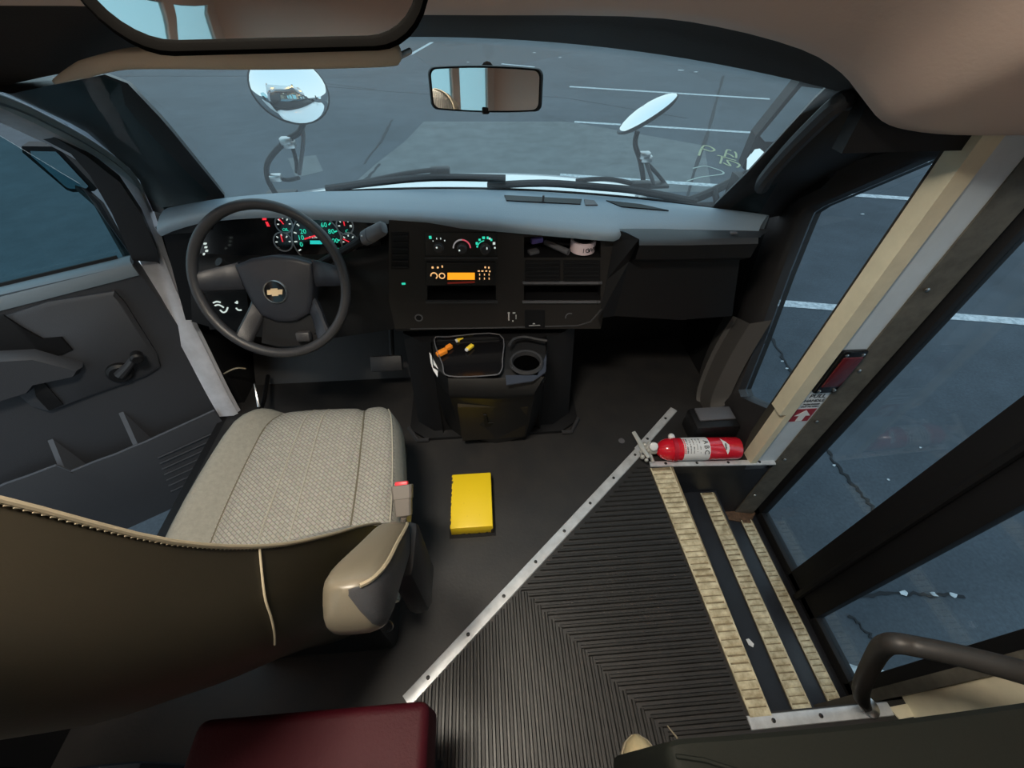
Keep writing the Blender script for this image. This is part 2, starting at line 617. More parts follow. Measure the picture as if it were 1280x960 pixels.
for (u, v, r) in ((1166, 204, 0.10), (1180, 208, 0.08), (1078, 268, 0.02), (1105, 850, 0.05), (1090, 846, 0.06), (1070, 842, 0.04), (1130, 741, 0.018), (1166, 743, 0.018), (1190, 744, 0.016),
                  (1255, 802, 0.02), (1270, 806, 0.018), (1042, 582, 0.01), (978, 452, 0.012), (990, 468, 0.012), (983, 461, 0.01), (1110, 600, 0.008), (1150, 560, 0.008), (668, 66, 0.05), (700, 72, 0.05), (850, 88, 0.07), (870, 90, 0.05), (585, 78, 0.04)):
    c = G(u, v)
    n = 7
    flat('pale_fleck', [c + Vector((math.cos(k * 6.283 / n) * r * random.uniform(0.5, 1.6), math.sin(k * 6.283 / n) * r * random.uniform(0.4, 1.0), 0)) for k in range(n)], M_LINE, 0.006)


def stroke(pix, w, m):
    pts = catmull([G(*p) for p in pix], 4)
    a, b = [], []
    for i, p in enumerate(pts):
        d = pts[min(i + 1, len(pts) - 1)] - pts[max(i - 1, 0)]
        n = Vector((-d.y, d.x, 0)).normalized() * w / 2
        a.append(p + n); b.append(p - n)
    mb = MB()
    mb.loft([[Vector((q.x, q.y, 0.006)) for q in a], [Vector((q.x, q.y, 0.006)) for q in b]])
    return mb.build('survey_mark', m, ground, smooth=0)


# hand-sprayed marks on the pavement: a loop, a long loop, and letters
stroke([(873.5, 195), (876, 188), (880, 182.5), (888, 184), (893, 188), (888, 189.5), (880, 187), (877, 186)], 0.035, M_CHALK)
stroke([(866, 211), (880, 208), (893, 211), (903, 215), (903, 218), (890, 220), (875, 222), (858, 227)], 0.025, M_CHALKW)
stroke([(896, 194.5), (903, 196), (912, 199), (920, 201)], 0.03, M_CHALK)
stroke([(900, 205), (902, 199), (902, 196)], 0.03, M_CHALK)
stroke([(905, 198), (907, 192), (909, 187.5), (914, 189)], 0.03, M_CHALK)
stroke([(907, 192), (913, 194), (917, 197)], 0.03, M_CHALK)
stroke([(920, 198), (920, 193), (918, 190)], 0.03, M_CHALK)
stroke([(904, 204), (913, 208), (909, 200.5), (924, 206), (921, 210)], 0.03, M_CHALK)

# ================================================================== FLOOR, STEP WELL
SX0, SX1 = 0.69, 1.19        # the well, from the floor nosing to the door
SY0, SY1 = 0.085, 0.79
mb = MB()
mb.span((-1.0, -4.0, FZ - 0.05), (SX0, 1.55, FZ))
mb.span((SX0, SY1, FZ - 0.05), (1.0, 1.55, FZ))
mb.span((SX0, -4.0, FZ - 0.05), (1.22, SY0, FZ))
mb.span((-1.22, -4.0, FZ - 0.05), (-1.0, 0.12, FZ))
floor = tag(mb.build('floor', M_FLOOR, smooth=0, loc=(0, 0, FZ)), kind='structure')

# ribbed matting behind the diagonal strip: two fields of ribs that meet on a diagonal seam
DA, DB = at(510, 875, z=FZ), at(815, 556, z=FZ)
SA, SB = at(655, 738, z=FZ), at(842, 925, z=FZ)
RT = 0.005
ddir = (DB - DA); sdir = (SB - SA)


def xat(p, d, y):
    return p.x + d.x * (y - p.y) / d.y


def yat(p, d, x):
    return p.y + d.y * (x - p.x) / d.x


mbT, mbL = MB(), MB()
pitch = 0.0175


def rib(mbx, a, b, w=0.0105):
    a, b = Vector(a), Vector(b)
    d = (b - a)
    if d.length < 0.01:
        return
    n = Vector((-d.y, d.x, 0)).normalized()
    rows = []
    for o, z in ((-w / 2, 0.0005), (-w / 4, RT), (w / 4, RT), (w / 2, 0.0005)):
        rows.append([a + n * o + Vector((0, 0, z)), b + n * o + Vector((0, 0, z))])
    mbx.loft(rows)


y = SY1 + 0.005
ymeet = SA.y
while y > -0.02:
    xl = xat(DA, ddir, y) + 0.024 if y > ymeet + 0.0 else xat(SA, sdir, y)
    xr = 0.620 + (0.79 - y) * 0.04
    if xr - xl > 0.01:
        rib(mbT, (xl, y, FZ), (xr, y, FZ))
    y -= pitch
x = DA.x + 0.02
while x < SB.x + 0.1:
    yt = min(yat(DA, ddir, x) - 0.02, yat(SA, sdir, x)) if x > SA.x - 0.03 else yat(DA, ddir, x) - 0.02
    if yt > -0.5:
        rib(mbL, (x, -0.5, FZ), (x, yt, FZ))
    x += pitch
tag(mbT.build('mat_ribs', M_RIB, floor, smooth=0), kind='stuff')
tag(mbL.build('mat_ribs', M_RIB, floor, smooth=0), kind='stuff')

# stair well
well = thing('step_well', (0.94, 0.44, Z2 - 0.02), kind='structure')


def part_span(name, a, b, m, parent, bev=0.0):
    mb = MB()
    mb.span(a, b, bev)
    return mb.build(name, m, parent)


part_span('riser', (SX0 - 0.02, SY0, Z1), (SX0 + 0.012, SY1, FZ - 0.004), M_TREAD, well)
part_span('step_tread', (SX0 - 0.02, SY0, Z1 - 0.02), (0.945, SY1, Z1), M_TREAD, well)
part_span('riser', (0.915, SY0, Z2), (0.935, SY1, Z1 - 0.02), M_TREAD, well)
part_span('step_tread', (0.915, SY0, Z2 - 0.02), (1.21, SY1, Z2), M_TREAD, well)
part_span('side_panel', (SX0 + 0.012, SY1, Z2 - 0.02), (1.10, SY1 + 0.02, FZ - 0.05), M_TREAD, well)
part_span('side_panel', (SX0 + 0.012, SY0 - 0.02, Z2 - 0.02), (1.20, SY0, FZ - 0.05), M_TREAD, well)
# ribbed ivory nosings
NOS = ((812, 585, 937, 897, 838, 585, 963, 893, FZ, 0.0185), (875, 617, 991, 890, 890, 615, 1015, 888, Z1, 0.0185), (925, 650, 1037, 883, 938, 650, 1052, 879, Z2, 0.0185))
for (ua, va, ub, vb, uc, vc, ud, vd, zz, pt) in NOS:
    a, b, c, d = at(ua, va, z=zz), at(ub, vb, z=zz), at(uc, vc, z=zz), at(ud, vd, z=zz)
    y0, y1 = min(b.y, d.y), max(a.y, c.y) - 0.004
    xl0, xl1 = b.x, a.x
    xr0, xr1 = d.x, c.x
    mb = MB()
    mb.prism([(xl0, y0, zz), (xr0, y0, zz), (xr1, y1, zz), (xl1, y1, zz)], (0, 0, 0.004))
    xr = (xr0 + xr1) / 2
    mb.span((xr - 0.004, y0, zz - 0.028), (xr + 0.004, y1, zz + 0.003))
    nos = mb.build('step_nosing', mat('dirty_nosing_base', (0.27, 0.215, 0.125), 0.7, var=0.5, vscale=40), well, smooth=0)
    mb = MB()
    y = y0 + 0.008
    while y < y1 - 0.004:
        s = (y - y0) / (y1 - y0)
        xa, xb = xl0 + (xl1 - xl0) * s + 0.002, xr0 + (xr1 - xr0) * s - 0.002
        k_ = random.uniform(0.72, 0.98)
        rows = [[Vector((xa, y + o, zz + h)), Vector((xb, y + o, zz + h))] for o, h in ((-0.0090 * k_, 0.0040), (-0.006 * k_, 0.0056), (-0.002, 0.0068), (0.002, 0.0068), (0.006 * k_, 0.0056), (0.0090 * k_, 0.0040))]
        mb.loft(rows)
        y += pt
    for xq0, xq1, sg in ((xl0, xl1, 1), (xr0, xr1, -1)):
        mb.prism([(xq0, y0, zz + 0.004), (xq0 + sg * 0.004, y0, zz + 0.004), (xq1 + sg * 0.004, y1, zz + 0.004), (xq1, y1, zz + 0.004)], (0, 0, 0.0022))
    tag(mb.build('nosing_ribs', M_NOSE, nos, smooth=0), kind='stuff')
# worn corner bracket at the foot of the jamb
mb = MB()
mb.prism([at(u, v, z=Z2 + 0.006) for u, v in ((890, 634), (918, 628), (945, 640), (938, 654), (902, 648))], (0, 0, -0.005))
mb.build('rusty_corner', M_RUST, well, smooth=0)

# aluminium trim strips with screws


def strip(name, a, b, w, label, nsc, t=0.005, parent=None, z=None):
    a, b = Vector(a), Vector(b)
    d = (b - a).normalized()
    n = Vector((-d.y, d.x, 0)).normalized()
    prof = [(-w / 2, 0), (-w / 2 * 0.9, t * 0.8), (-w / 2 * 0.3, t), (w / 2 * 0.3, t), (w / 2 * 0.9, t * 0.8), (w / 2, 0)]
    mb = MB()
    mb.loft([[p + n * o + Vector((0, 0, h)) for o, h in prof] for p in (a, b)])
    mb.add([a + n * o + Vector((0, 0, h)) for o, h in prof], [list(range(6))])
    mb.add([b + n * o + Vector((0, 0, h)) for o, h in prof], [list(range(6))])
    o = mb.build(name, M_ALU, smooth=25)
    tag(o, label=label, kind='structure')
    for k in range(nsc):
        c = a.lerp(b, (k + 0.5) / nsc)
        ms = MB()
        ms.lathe([(0.0052, 0), (0.0052, 0.0012), (0.003, 0.0022)], Matrix.Translation(c + Vector((0, 0, t))), 10)
        ms.build('screw', M_SCREW, o)
    return o


strip('trim_1', at(508, 877, z=FZ), at(806, 556, z=FZ), 0.033, 'bright metal strip running diagonally across the rubber floor', 8)
strip('trim_2', at(797, 563, z=FZ), at(842, 512, z=FZ), 0.03, 'short metal strip end beyond the extinguisher valve', 2)
strip('trim_3', at(812, 580.5, z=FZ), at(968, 578, z=FZ), 0.022, 'metal strip along the front edge of the step well', 4)
strip('trim_4', at(936, 904, z=FZ), at(1112, 886, z=FZ), 0.028, 'metal strip along the rear edge of the step well', 3)

# ================================================================== BUS BODY SHELL
# firewall and toe board
mb = MB()
mb.span((-1.0, 1.50, FZ - 0.05), (1.0, 1.54, 1.50))
tag(mb.build('wall_front', M_BLACK, smooth=0), kind='structure')
mb = MB(); mb.prism([(0.99, 1.06, FZ - 0.3), (0.99, 1.56, FZ - 0.3), (0.99, 1.56, 1.60), (0.99, 1.20, 1.60), (0.99, 1.11, 1.20), (0.99, 1.06, 0.95)], (0.03, 0, 0))
tag(mb.build('wall_cab_right', M_BLACK, smooth=0), kind='structure')
mb = MB(); mb.prism([(-0.99, 1.20, FZ - 0.3), (-0.99, 1.56, FZ - 0.3), (-0.99, 1.56, 1.64), (-0.99, 1.38, 1.64), (-0.99, 1.30, 1.45), (-0.99, 1.24, 1.20)], (0.03, 0, 0))
tag(mb.build('wall_cab_left', M_BLACK, smooth=0), kind='structure')
mb = MB()
mb.prism([(-0.95, 1.5, FZ), (-0.95, 1.32, FZ), (-0.95, 1.5, FZ + 0.2)], (0.73, 0, 0))
mb.build('toe_board', M_FLOOR, floor, smooth=0)


def sheet_holes(us, vs, holes, fn, thick):
    """plate over a grid with rectangular openings; fn(u, v, side) -> point"""
    mb = MB()
    nu, nv = len(us), len(vs)
    solid = lambda i, j: 0 <= i < nu - 1 and 0 <= j < nv - 1 and (i, j) not in holes
    for sd in (0, 1):
        o = len(mb.v)
        mb.v += [Vector(fn(u, v, sd)) for v in vs for u in us]
        for j in range(nv - 1):
            for i in range(nu - 1):
                if solid(i, j):
                    mb.f.append([o + j * nu + i, o + j * nu + i + 1, o + (j + 1) * nu + i + 1, o + (j + 1) * nu + i]); mb.m.append(0)
    n = nu * nv
    for j in range(nv - 1):
        for i in range(nu - 1):
            if not solid(i, j):
                continue
            for (di, dj, a, b) in ((0, -1, (i, j), (i + 1, j)), (0, 1, (i, j + 1), (i + 1, j + 1)), (-1, 0, (i, j), (i, j + 1)), (1, 0, (i + 1, j), (i + 1, j + 1))):
                if not solid(i + di, j + dj):
                    p, q = a[1] * nu + a[0], b[1] * nu + b[0]
                    mb.f.append([p, q, q + n, p + n]); mb.m.append(0)
    return mb


# passenger compartment behind the camera (seen in the mirrors)
ysb = [-4.0, -3.7, -2.7, -2.5, -1.5, -1.3, -0.35, 0.10]
mb = sheet_holes(ysb, [FZ - 0.4, 1.62, 2.40, 2.76], [(1, 1), (3, 1), (5, 1)], lambda u, v, s: (-1.22 + 0.03 * s, u, v), 0.03)
wl_ = tag(mb.build('wall_left', M_BEIGE, smooth=0), kind='structure')
for k, (a, b) in enumerate(((-3.7, -2.7), (-2.5, -1.5), (-1.3, -0.35))):
    mb = MB(); mb.span((-1.209, a, 1.62), (-1.203, b, 2.40))
    tag(mb.build('window_%d' % (k + 4), M_TINT, smooth=0), kind='structure')
mb = sheet_holes([-4.0, -3.7, -2.7, -2.5, -1.5, -1.3, -0.45, 0.0], [FZ - 0.4, 1.62, 2.40, 2.76], [(1, 1), (3, 1), (5, 1)], lambda u, v, s: (1.22 - 0.03 * s, u, v), 0.03)
tag(mb.build('wall_right', M_BEIGE, smooth=0), kind='structure')
for k, (a, b) in enumerate(((-3.7, -2.7), (-2.5, -1.5), (-1.3, -0.45))):
    mb = MB(); mb.span((1.203, a, 1.62), (1.209, b, 2.40))
    tag(mb.build('window_%d' % (k + 7), M_TINT, smooth=0), kind='structure')
mb = MB(); mb.span((-1.22, -4.03, FZ - 0.4), (1.22, -4.0, 2.76))
tag(mb.build('wall_back', M_BEIGE, smooth=0), kind='structure')
mb = MB(); mb.span((-1.22, -4.03, 2.76), (1.22, 0.30, 2.79))
ceiling = tag(mb.build('ceiling', M_BEIGE, smooth=0), kind='structure')

# beige overhead cap: from the arch edge up to the ceiling
arch = [(-1.22, 1.96), (-1.0, 1.98), (-0.86, 2.05), (-0.72, 2.10), (-0.54, 2.112), (-0.25, 2.106), (0.0, 2.100), (0.283, 2.097), (0.42, 2.085), (0.56, 2.058), (0.641, 2.028), (0.70, 1.992), (0.752, 1.961), (0.81, 1.946), (0.902, 1.937), (1.04, 1.934), (1.22, 1.934)]
arch = catmull([(x, 0, z) for x, z in arch], 3)
rows = []
for (yy, dz, flat_, zc) in ((0.80, 0.035, 0, 0), (0.785, 0.006, 0, 0), (0.765, 0.0, 0, 0), (0.735, 0.012, 0, 0), (0.68, 0.045, 0, 0), (0.56, 0.13, 0.05, 2.3), (0.40, 0.26, 0.35, 2.45), (0.30, 0.4, 0.75, 2.6), (0.28, 0.6, 1.0, 2.77)):
    rows.append([Vector((p.x, yy, (p.z + dz) * (1 - flat_) + zc * flat_)) for p in arch])
mb = MB(); mb.loft(rows)
cap = tag(mb.build('trim_5', M_BEIGE, smooth=60), label='beige overhead cap liner above the windshield and door', kind='structure')
# door header, right wall above the door
mb = MB(); mb.span((1.18, 0.0, 1.93), (1.22, 0.80, 2.76))
mb.build('door_header', M_BEIGE, cap, smooth=0)
mb = MB(); mb.span((0.74, 0.80, 1.90), (1.20, 0.83, 2.02)); mb.build('header_filler', M_BLACK, cap, smooth=0)
mb = MB(); mb.span((-1.22, 0.10, 2.0), (-1.18, 0.78, 2.76))
mb.build('side_header', M_BEIGE, cap, smooth=0)
# white outside skin of the cap, with amber marker lamps
mb = MB()
mb.loft([[Vector((p.x, 0.83, p.z + 0.05)) for p in arch], [Vector((p.x * 0.98, 1.0 - abs(p.x) * 0.12, max(p.z, 2.1) + 0.13)) for p in arch], [Vector((p.x * 0.97, 0.8, 2.6)) for p in arch], [Vector((p.x * 0.95, 0.28, 2.85)) for p in arch]])
mb.build('cap_skin', M_WHITE, cap, smooth=60)
for xx in (-0.85, -0.2, 0.0, 0.2, 0.85):
    mb = MB(); mb.box((xx, 1.0 - abs(xx) * 0.12, 2.30), (0.09, 0.05, 0.03), bev=0.008)
    mb.build('marker_lamp', E_MARK, cap)

# ceiling lamp of the passenger space
lamp = thing('ceiling_lamp', (-0.20, 0.16, 2.76), 'warm ceiling lamp above the driver seat', 'lamp', 'interior ceiling lamps')
mb = MB(); mb.span((-0.42, 0.05, 2.735), (0.02, 0.27, 2.76), 0.006); mb.build('lamp_housing', M_LABEL, lamp)
mb = MB(); mb.span((-0.39, 0.07, 2.715), (-0.01, 0.25, 2.736), 0.006); mb.build('diffuser', E_LAMP, lamp)
lamp = thing('ceiling_lamp', (0.0, -2.0, 2.76), 'unseen warm ceiling lamp added to light the rear passenger aisle', 'lamp', 'interior ceiling lamps')
mb = MB(); mb.span((-0.3, -2.11, 2.735), (0.3, -1.89, 2.76), 0.006); mb.build('lamp_housing', M_LABEL, lamp)
mb = MB(); mb.span((-0.27, -2.09, 2.715), (0.27, -1.91, 2.736), 0.006); mb.build('diffuser', E_LAMP, lamp)

# ------------------------------------------------------------------ windshield and header
NW = 25
wsb, wst = [], []
for k in range(NW):
    s = -1 + 2 * k / (NW - 1)
    wsb.append(Vector((0.84 * s, 1.338 - 0.165 * s * s - 0.075 * s, 1.652)))
    wst.append(Vector((0.80 * s, 0.985 - 0.075 * s * s, 2.058 - 0.075 * s * s + (0.012 * -s))))
mb = MB()
rows = []
for j in range(9):
    t = j / 8
    rows.append([a.lerp(b, t) + Vector((0, 0.020 * math.sin(math.pi * t), 0.022 * math.sin(math.pi * t))) for a, b in zip(wsb, wst)])
mb.loft(rows)
tag(mb.build('window_1', M_WIND, smooth=80, fix=False), label='large tinted curved windshield', kind='structure')
# dark headliner between arch edge and windshield head
mb = MB()
hl0 = resample([Vector((p.x, 0.785, p.z + 0.012)) for p in arch if abs(p.x) <= 1.0], 41)
hl1 = resample([Vector((-0.98, 1.02, 1.985)), Vector((-0.90, 0.96, 2.015))] + [p + Vector((0, -0.012, -0.004)) for p in wst] + [Vector((0.90, 0.93, 1.95)), Vector((1.0, 0.88, 1.90))], 41)
hlm = [(a + b) / 2 + Vector((0, 0, 0.006)) for a, b in zip(hl0, hl1)]
mb.loft([hl0, hlm, hl1, [p + Vector((0, 0.03, 0.004)) for p in hl1]])
tag(mb.build('trim_6', M_HEAD, smooth=60), label='dark headliner strip over the windshield', kind='structure')
# black band round the bottom of the glass and the cowl outside
mb = MB()
mb.tube([p + Vector((0, 0.006, -0.004)) for p in wsb], 0.006, 8)
tag(mb.build('trim_7', M_BLACKR), label='black rubber along the foot of the windshield', kind='structure')

def wsp(u, v, off=0.02):
    """point a little outside the glass (bottom part is close to a plane)"""
    r = ray(u, v)
    best = None
    for k in range(200):
        s = 0.5 + k * 0.006
        p = EYE + r * s
        X = max(-1, min(1, p.x / 0.84))
        t = (p.z - 1.652) / (2.058 - 1.652)
        yg = (1.338 - 0.165 * X * X - 0.075 * X) * (1 - t) + (0.985 - 0.075 * X * X) * t
        if p.y > yg + off:
            return p
    return EYE + r * 1.3


# ------------------------------------------------------------------ A-pillars
# left: trim between glass edge and the door flange
strip_yz = [(0.60, 2.06), (0.86, 2.035), (1.00, 1.995), (1.145, 1.93), (1.23, 1.865), (1.30, 1.798), (1.352, 1.73), (1.365, 1.68), (1.35, 1.60), (1.295, 1.484), (1.249, 1.348), (1.217, 1.181), (1.175, 0.98), (1.158, 0.87)]
flange = catmull([(-0.97, a, b) for a, b in strip_yz], 4)
mb = MB()
rows = []
for (dy, dx) in ((0.026, -0.06), (0.024, 0.002), (0.012, 0.016), (0.0, 0.010), (-0.008, 0.016), (-0.020, 0.004), (-0.022, -0.05)):
    rw = []
    for i, p in enumerate(flange):
        d = flange[min(i + 1, len(flange) - 1)] - flange[max(i - 1, 0)]
        n = Vector((0, d.z, -d.y)).normalized() * -1   # outward from the opening
        rw.append(p + n * dy + Vector((dx, 0, 0)))
    rows.append(rw)
mb.loft(rows)
tag(mb.build('trim_8', M_FLANGE, smooth=50), label='pale grey painted flange round the open driver door', kind='structure')

inner = resample([wst[0] + Vector((0.09, -0.02, 0)), wsp(146, 90, -0.02), wsp(205, 152, -0.02), wsp(282, 246, -0.015), Vector((-0.70, 1.25, 1.60))], 16)
outer = resample([Vector((-0.955, 0.98, 2.03)), Vector((-0.955, 1.15, 1.955)), Vector((-0.955, 1.30, 1.84)), Vector((-0.955, 1.385, 1.70)), Vector((-0.955, 1.36, 1.60))], 16)
mb = MB()
rows = []
for t, b in ((0, -0.03), (0.0, 0.0), (0.15, 0.016), (0.4, 0.02), (0.6, 0.004), (0.75, 0.008), (1.0, 0.0)):
    rows.append([a.lerp(c, t) + Vector((0.35, -0.9, 0.1)).normalized() * b for a, c in zip(inner, outer)])
mb.loft(rows)
lp = tag(mb.build('trim_9', M_PILLAR, smooth=50), label='dark left windshield pillar trim', kind='structure')
# painted body corner outside of the pillar
mb = MB()
po = resample([Vector((-0.975, 0.80, 2.09)), Vector((-0.975, 1.16, 1.97)), Vector((-0.975, 1.31, 1.85)), Vector((-0.975, 1.40, 1.70)), Vector((-0.975, 1.37, 1.55))], 12)
mb.loft([[p + Vector((0.01, 0, 0)) for p in po], [p + Vector((-0.02, 0.0, 0.0)) for p in po], [p + Vector((0.05, 0.16, 0.06)) for p in po]])
mb.build('painted_corner', M_FLANGE, lp)

# right side of the cab: trim round the fixed window
XR = 1.0
wout = [at(u, v, x=XR) for u, v in ((1189, 196), (1150, 200), (1080, 231), (1018, 258), (1006, 266), (1000, 280), (975, 345), (945, 430), (923, 487), (926, 496), (938, 502), (960, 511))]
wout += [Vector((XR, 0.835, 1.10)), Vector((XR, 0.835, 1.88))]
trim_o = [at(u, v, x=XR) for u, v in ((1200, 172), (1140, 168), (1060, 172))] + [Vector((XR, 1.05, 1.80)), Vector((XR, 1.15, 1.72)), Vector((XR, 1.26, 1.62)), Vector((XR, 1.22, 1.40)), Vector((XR, 1.18, 1.20)), Vector((XR, 1.14, 0.94)), Vector((XR, 1.10, 0.86)), Vector((XR, 0.97, 0.86)), Vector((XR, 0.87, 0.86))]
trim_o += [Vector((XR, 0.83, 0.86)), Vector((XR, 0.83, 1.95))]
mb = MB()
rows = [[p + Vector((0.05, 0, 0)) for p in wout], wout, [p + Vector((-0.012, 0, 0)) + (q - p) * 0.12 for p, q in zip(wout, trim_o)], [p.lerp(q, 0.45) + Vector((-0.03, 0, 0)) for p, q in zip(wout, trim_o)], [q + Vector((-0.012, 0, 0)) for q in trim_o], [q + Vector((0.05, 0, 0)) for q in trim_o]]
mb.loft(rows, closed=True)
wr = tag(mb.build('trim_10', M_PILLAR, smooth=40), label='black trim round the right cab window', kind='structure')
mb = MB()
mb.prism([p + Vector((0.028, 0, 0)) for p in wout], (0.005, 0, 0))
tag(mb.build('window_2', M_PANE, smooth=0), label='fixed side window beside the passenger footwell', kind='structure')
# right A-pillar trim between windshield edge and side window, with grab handle
inner = resample([wst[-1] + Vector((-0.01, -0.02, -0.01)), wsp(1034, 106, -0.015), wsp(985, 160, -0.02), wsp(935, 215, -0.02), wsp(887, 262, -0.01), Vector((0.72, 1.14, 1.60))], 16)
outer = resample([Vector((1.0, 0.86, 1.95)), Vector((1.0, 0.98, 1.84)), Vector((1.0, 1.08, 1.76)), Vector((1.0, 1.16, 1.69)), Vector((1.0, 1.2, 1.60))], 16)
mb = MB()
rows = []
for t, b in ((0, -0.04), (0.0, 0.0), (0.12, 0.02), (0.4, 0.03), (0.7, 0.012), (1.0, 0.0)):
    rows.append([a.lerp(c, t) + Vector((-0.5, -0.8, 0.1)).normalized() * b for a, c in zip(inner, outer)])
mb.loft(rows)
rp_ = tag(mb.build('trim_11', M_PILLAR, smooth=50), label='dark right windshield pillar trim with grab handle', kind='structure')
mb = MB()
hp = [at(952, 235, y=1.04), at(958, 222, y=0.99), at(985, 190, y=0.93), at(1025, 150, y=0.86), at(1050, 128, y=0.83), at(1062, 125, y=0.86)]
mb.tube(catmull(hp, 5), [0.012] + [0.017] * 24 + [0.012], 10)
mb.build('grab_handle', M_DARK, rp_)

# kick panel and box on the right of the footwell
mb = MB()
ka = catmull([at(916, 395, x=0.94), at(890, 440, x=0.93), at(872, 485, x=0.92), at(871, 507, x=0.92)], 5)
kb = [p.lerp(q, 0.5) + Vector((-0.02, -0.03, 0.0)) for p, q in zip(ka, catmull([at(965, 400, x=0.98), at(935, 450, x=0.98), at(915, 490, x=0.98), at(912, 505, x=0.98)], 5))]
kc = catmull([at(965, 400, x=0.985), at(935, 450, x=0.985), at(915, 490, x=0.985), at(912, 505, x=0.985)], 5)
mb.loft([[p + Vector((0.05, 0.10, 0)) for p in ka], ka, [p + Vector((0.012, -0.01, 0.0)) for p in ka], kb, kc])
mb.build('kick_panel', mat('kick_grey', (0.075, 0.072, 0.070), 0.5), wr, smooth=50)
mb = MB()
b0 = [at(u, v, z=1.0) for u, v in ((878, 512), (944, 508), (968, 520), (962, 548), (882, 542))]
mb.span((0.81, 0.885, FZ), (0.985, 0.985, 0.955), 0.01)
sb = mb.build('sill_box', M_BLACK, wr)
mb = MB(); mb.span((0.83, 0.915, 0.955), (0.965, 0.975, 0.964), 0.003); mb.build('sill_pad', M_GREYP, wr)

# ------------------------------------------------------------------ right door jamb pillar (front of the entrance)
pill = thing('trim_12', (1.1, 0.80, FZ), label='cream and grey entrance pillar with a red lens and label', kind='structure')
PY = 0.795
ztop = 1.945
x0, x1, x2, x3 = 0.987, 1.019, 1.100, 1.225
mb = MB()
# cream edge board: a step at lower part, chamfer
pts = [(x0, PY - 0.012, FZ), (x1, PY - 0.012, FZ), (x1, PY - 0.012, ztop), (x0 - 0.004, PY - 0.012, ztop), (x0 - 0.004, PY - 0.012, 1.12), (x0 + 0.012, PY - 0.012, 1.12)]
mb.prism([(x0 + 0.010, PY - 0.014, FZ), (x1, PY - 0.014, FZ), (x1, PY - 0.014, ztop), (x0 - 0.012, PY - 0.014, ztop), (x0 - 0.012, PY - 0.014, 1.14), (x0 + 0.010, PY - 0.014, 1.14)], (0, 0.05, 0))
mb.build('cream_board', M_CREAM, pill, smooth=0)
mb = MB(); mb.span((x1, PY - 0.006, FZ), (x2, PY + 0.05, ztop)); mb.build('grey_board', M_BLUEG, pill, smooth=0)
mb = MB()
mb.prism([(x2, PY - 0.010, Z2), (1.172, PY - 0.022, Z2), (1.172, PY + 0.02, Z2), (x2, PY + 0.02, Z2)], (0, 0, ztop - Z2))
jb = mb.build('jamb', M_JAMB, pill, smooth=0)
mb = MB(); mb.span((-1.20, 0.10, FZ - 0.30), (-0.985, 0.36, 2.02)); tag(mb.build('trim_14', M_BLACK, smooth=0), label='black door post on the left behind the driver door opening', kind='structure')
for zz in (0.62, 0.88, 1.10, 1.33, 1.60):
    ms = MB(); ms.sphere((x2 + 0.018, PY - 0.016, zz), (0.006, 0.003, 0.006), seg=10, rings=6)
    ms.build('rivet', M_STEEL, jb)
PF = lambda u, v, off: on(u, v, (0, PY - 0.006, 0), Vector((0, -1, 0)), off)
# dark red lens in a black surround
lz = [PF(u, v, 0.0) for u, v in ((1058, 437), (1082, 436), (1040, 487), (1016, 488))]
lx0, lx1 = x1 + 0.008, x2 - 0.002
lzt, lzb = PF(1070, 436, 0).z, PF(1028, 488, 0).z
mb = MB(); mb.box(((lx0 + lx1) / 2, PY - 0.012, (lzt + lzb) / 2), (lx1 - lx0, 0.014, lzt - lzb), bev=0.005)
ln = mb.build('lens_frame', M_GLOSS, pill)
mb = MB(); mb.box(((lx0 + lx1) / 2, PY - 0.020, (lzt + lzb) / 2 + 0.006), (lx1 - lx0 - 0.014, 0.006, lzt - lzb - 0.05), bev=0.003); mb.build('lens', M_LENS, ln)
for zz in (lzt - 0.012, lzb + 0.012):
    for xx in (lx0 + 0.012, lx1 - 0.012):
        ms = MB(); ms.lathe([(0.005, 0), (0.005, 0.0015), (0.003, 0.003)], frame((xx, PY - 0.019, zz), (1, 0, 0), (0, 0, 1)), 10); ms.build('screw', M_STEEL, ln)
# PULL HANDLE label
FL = lambda x, z, off=0.0015: frame((x, PY - 0.006 - off, z), (1, 0, 0), (0, 0, 1))
lcx = (lx0 + lx1) / 2
z0 = lzb - 0.012
mb = MB(); mb.box((lcx - 0.002, PY - 0.0065, z0 - 0.07), (0.068, 0.001, 0.135))
lab = mb.build('pull_handle_label', mat('clear_label', (0.62, 0.66, 0.69), 0.4), pill, smooth=0)
mb = text_mb('PULL', 0.024, FL(lcx, z0 - 0.012))
text_mb('HANDLE', 0.0165, FL(lcx, z0 - 0.033), mb=mb)
text_mb('PUSH DOOR', 0.0095, FL(lcx, z0 - 0.050), mb=mb)
text_mb('OUT TO OPEN', 0.0085, FL(lcx, z0 - 0.061), mb=mb)
tag(mb.build('lettering', M_INK, lab, smooth=0), kind='stuff')
mb = MB(); mb.box((lcx - 0.002, PY - 0.0073, z0 - 0.103), (0.064, 0.001, 0.062)); mb.build('arrow_field', M_REDINK, lab, smooth=0)
mb = MB()
ar = [(-0.026, -0.002), (0, 0.026), (0.026, -0.002), (0.011, -0.002), (0.011, -0.029), (-0.011, -0.029), (-0.011, -0.002)]
mb.prism([(lcx - 0.002 + a, PY - 0.0078, z0 - 0.103 + b) for a, b in ar], (0, -0.0008, 0)); mb.build('arrow', M_LABEL, lab, smooth=0)

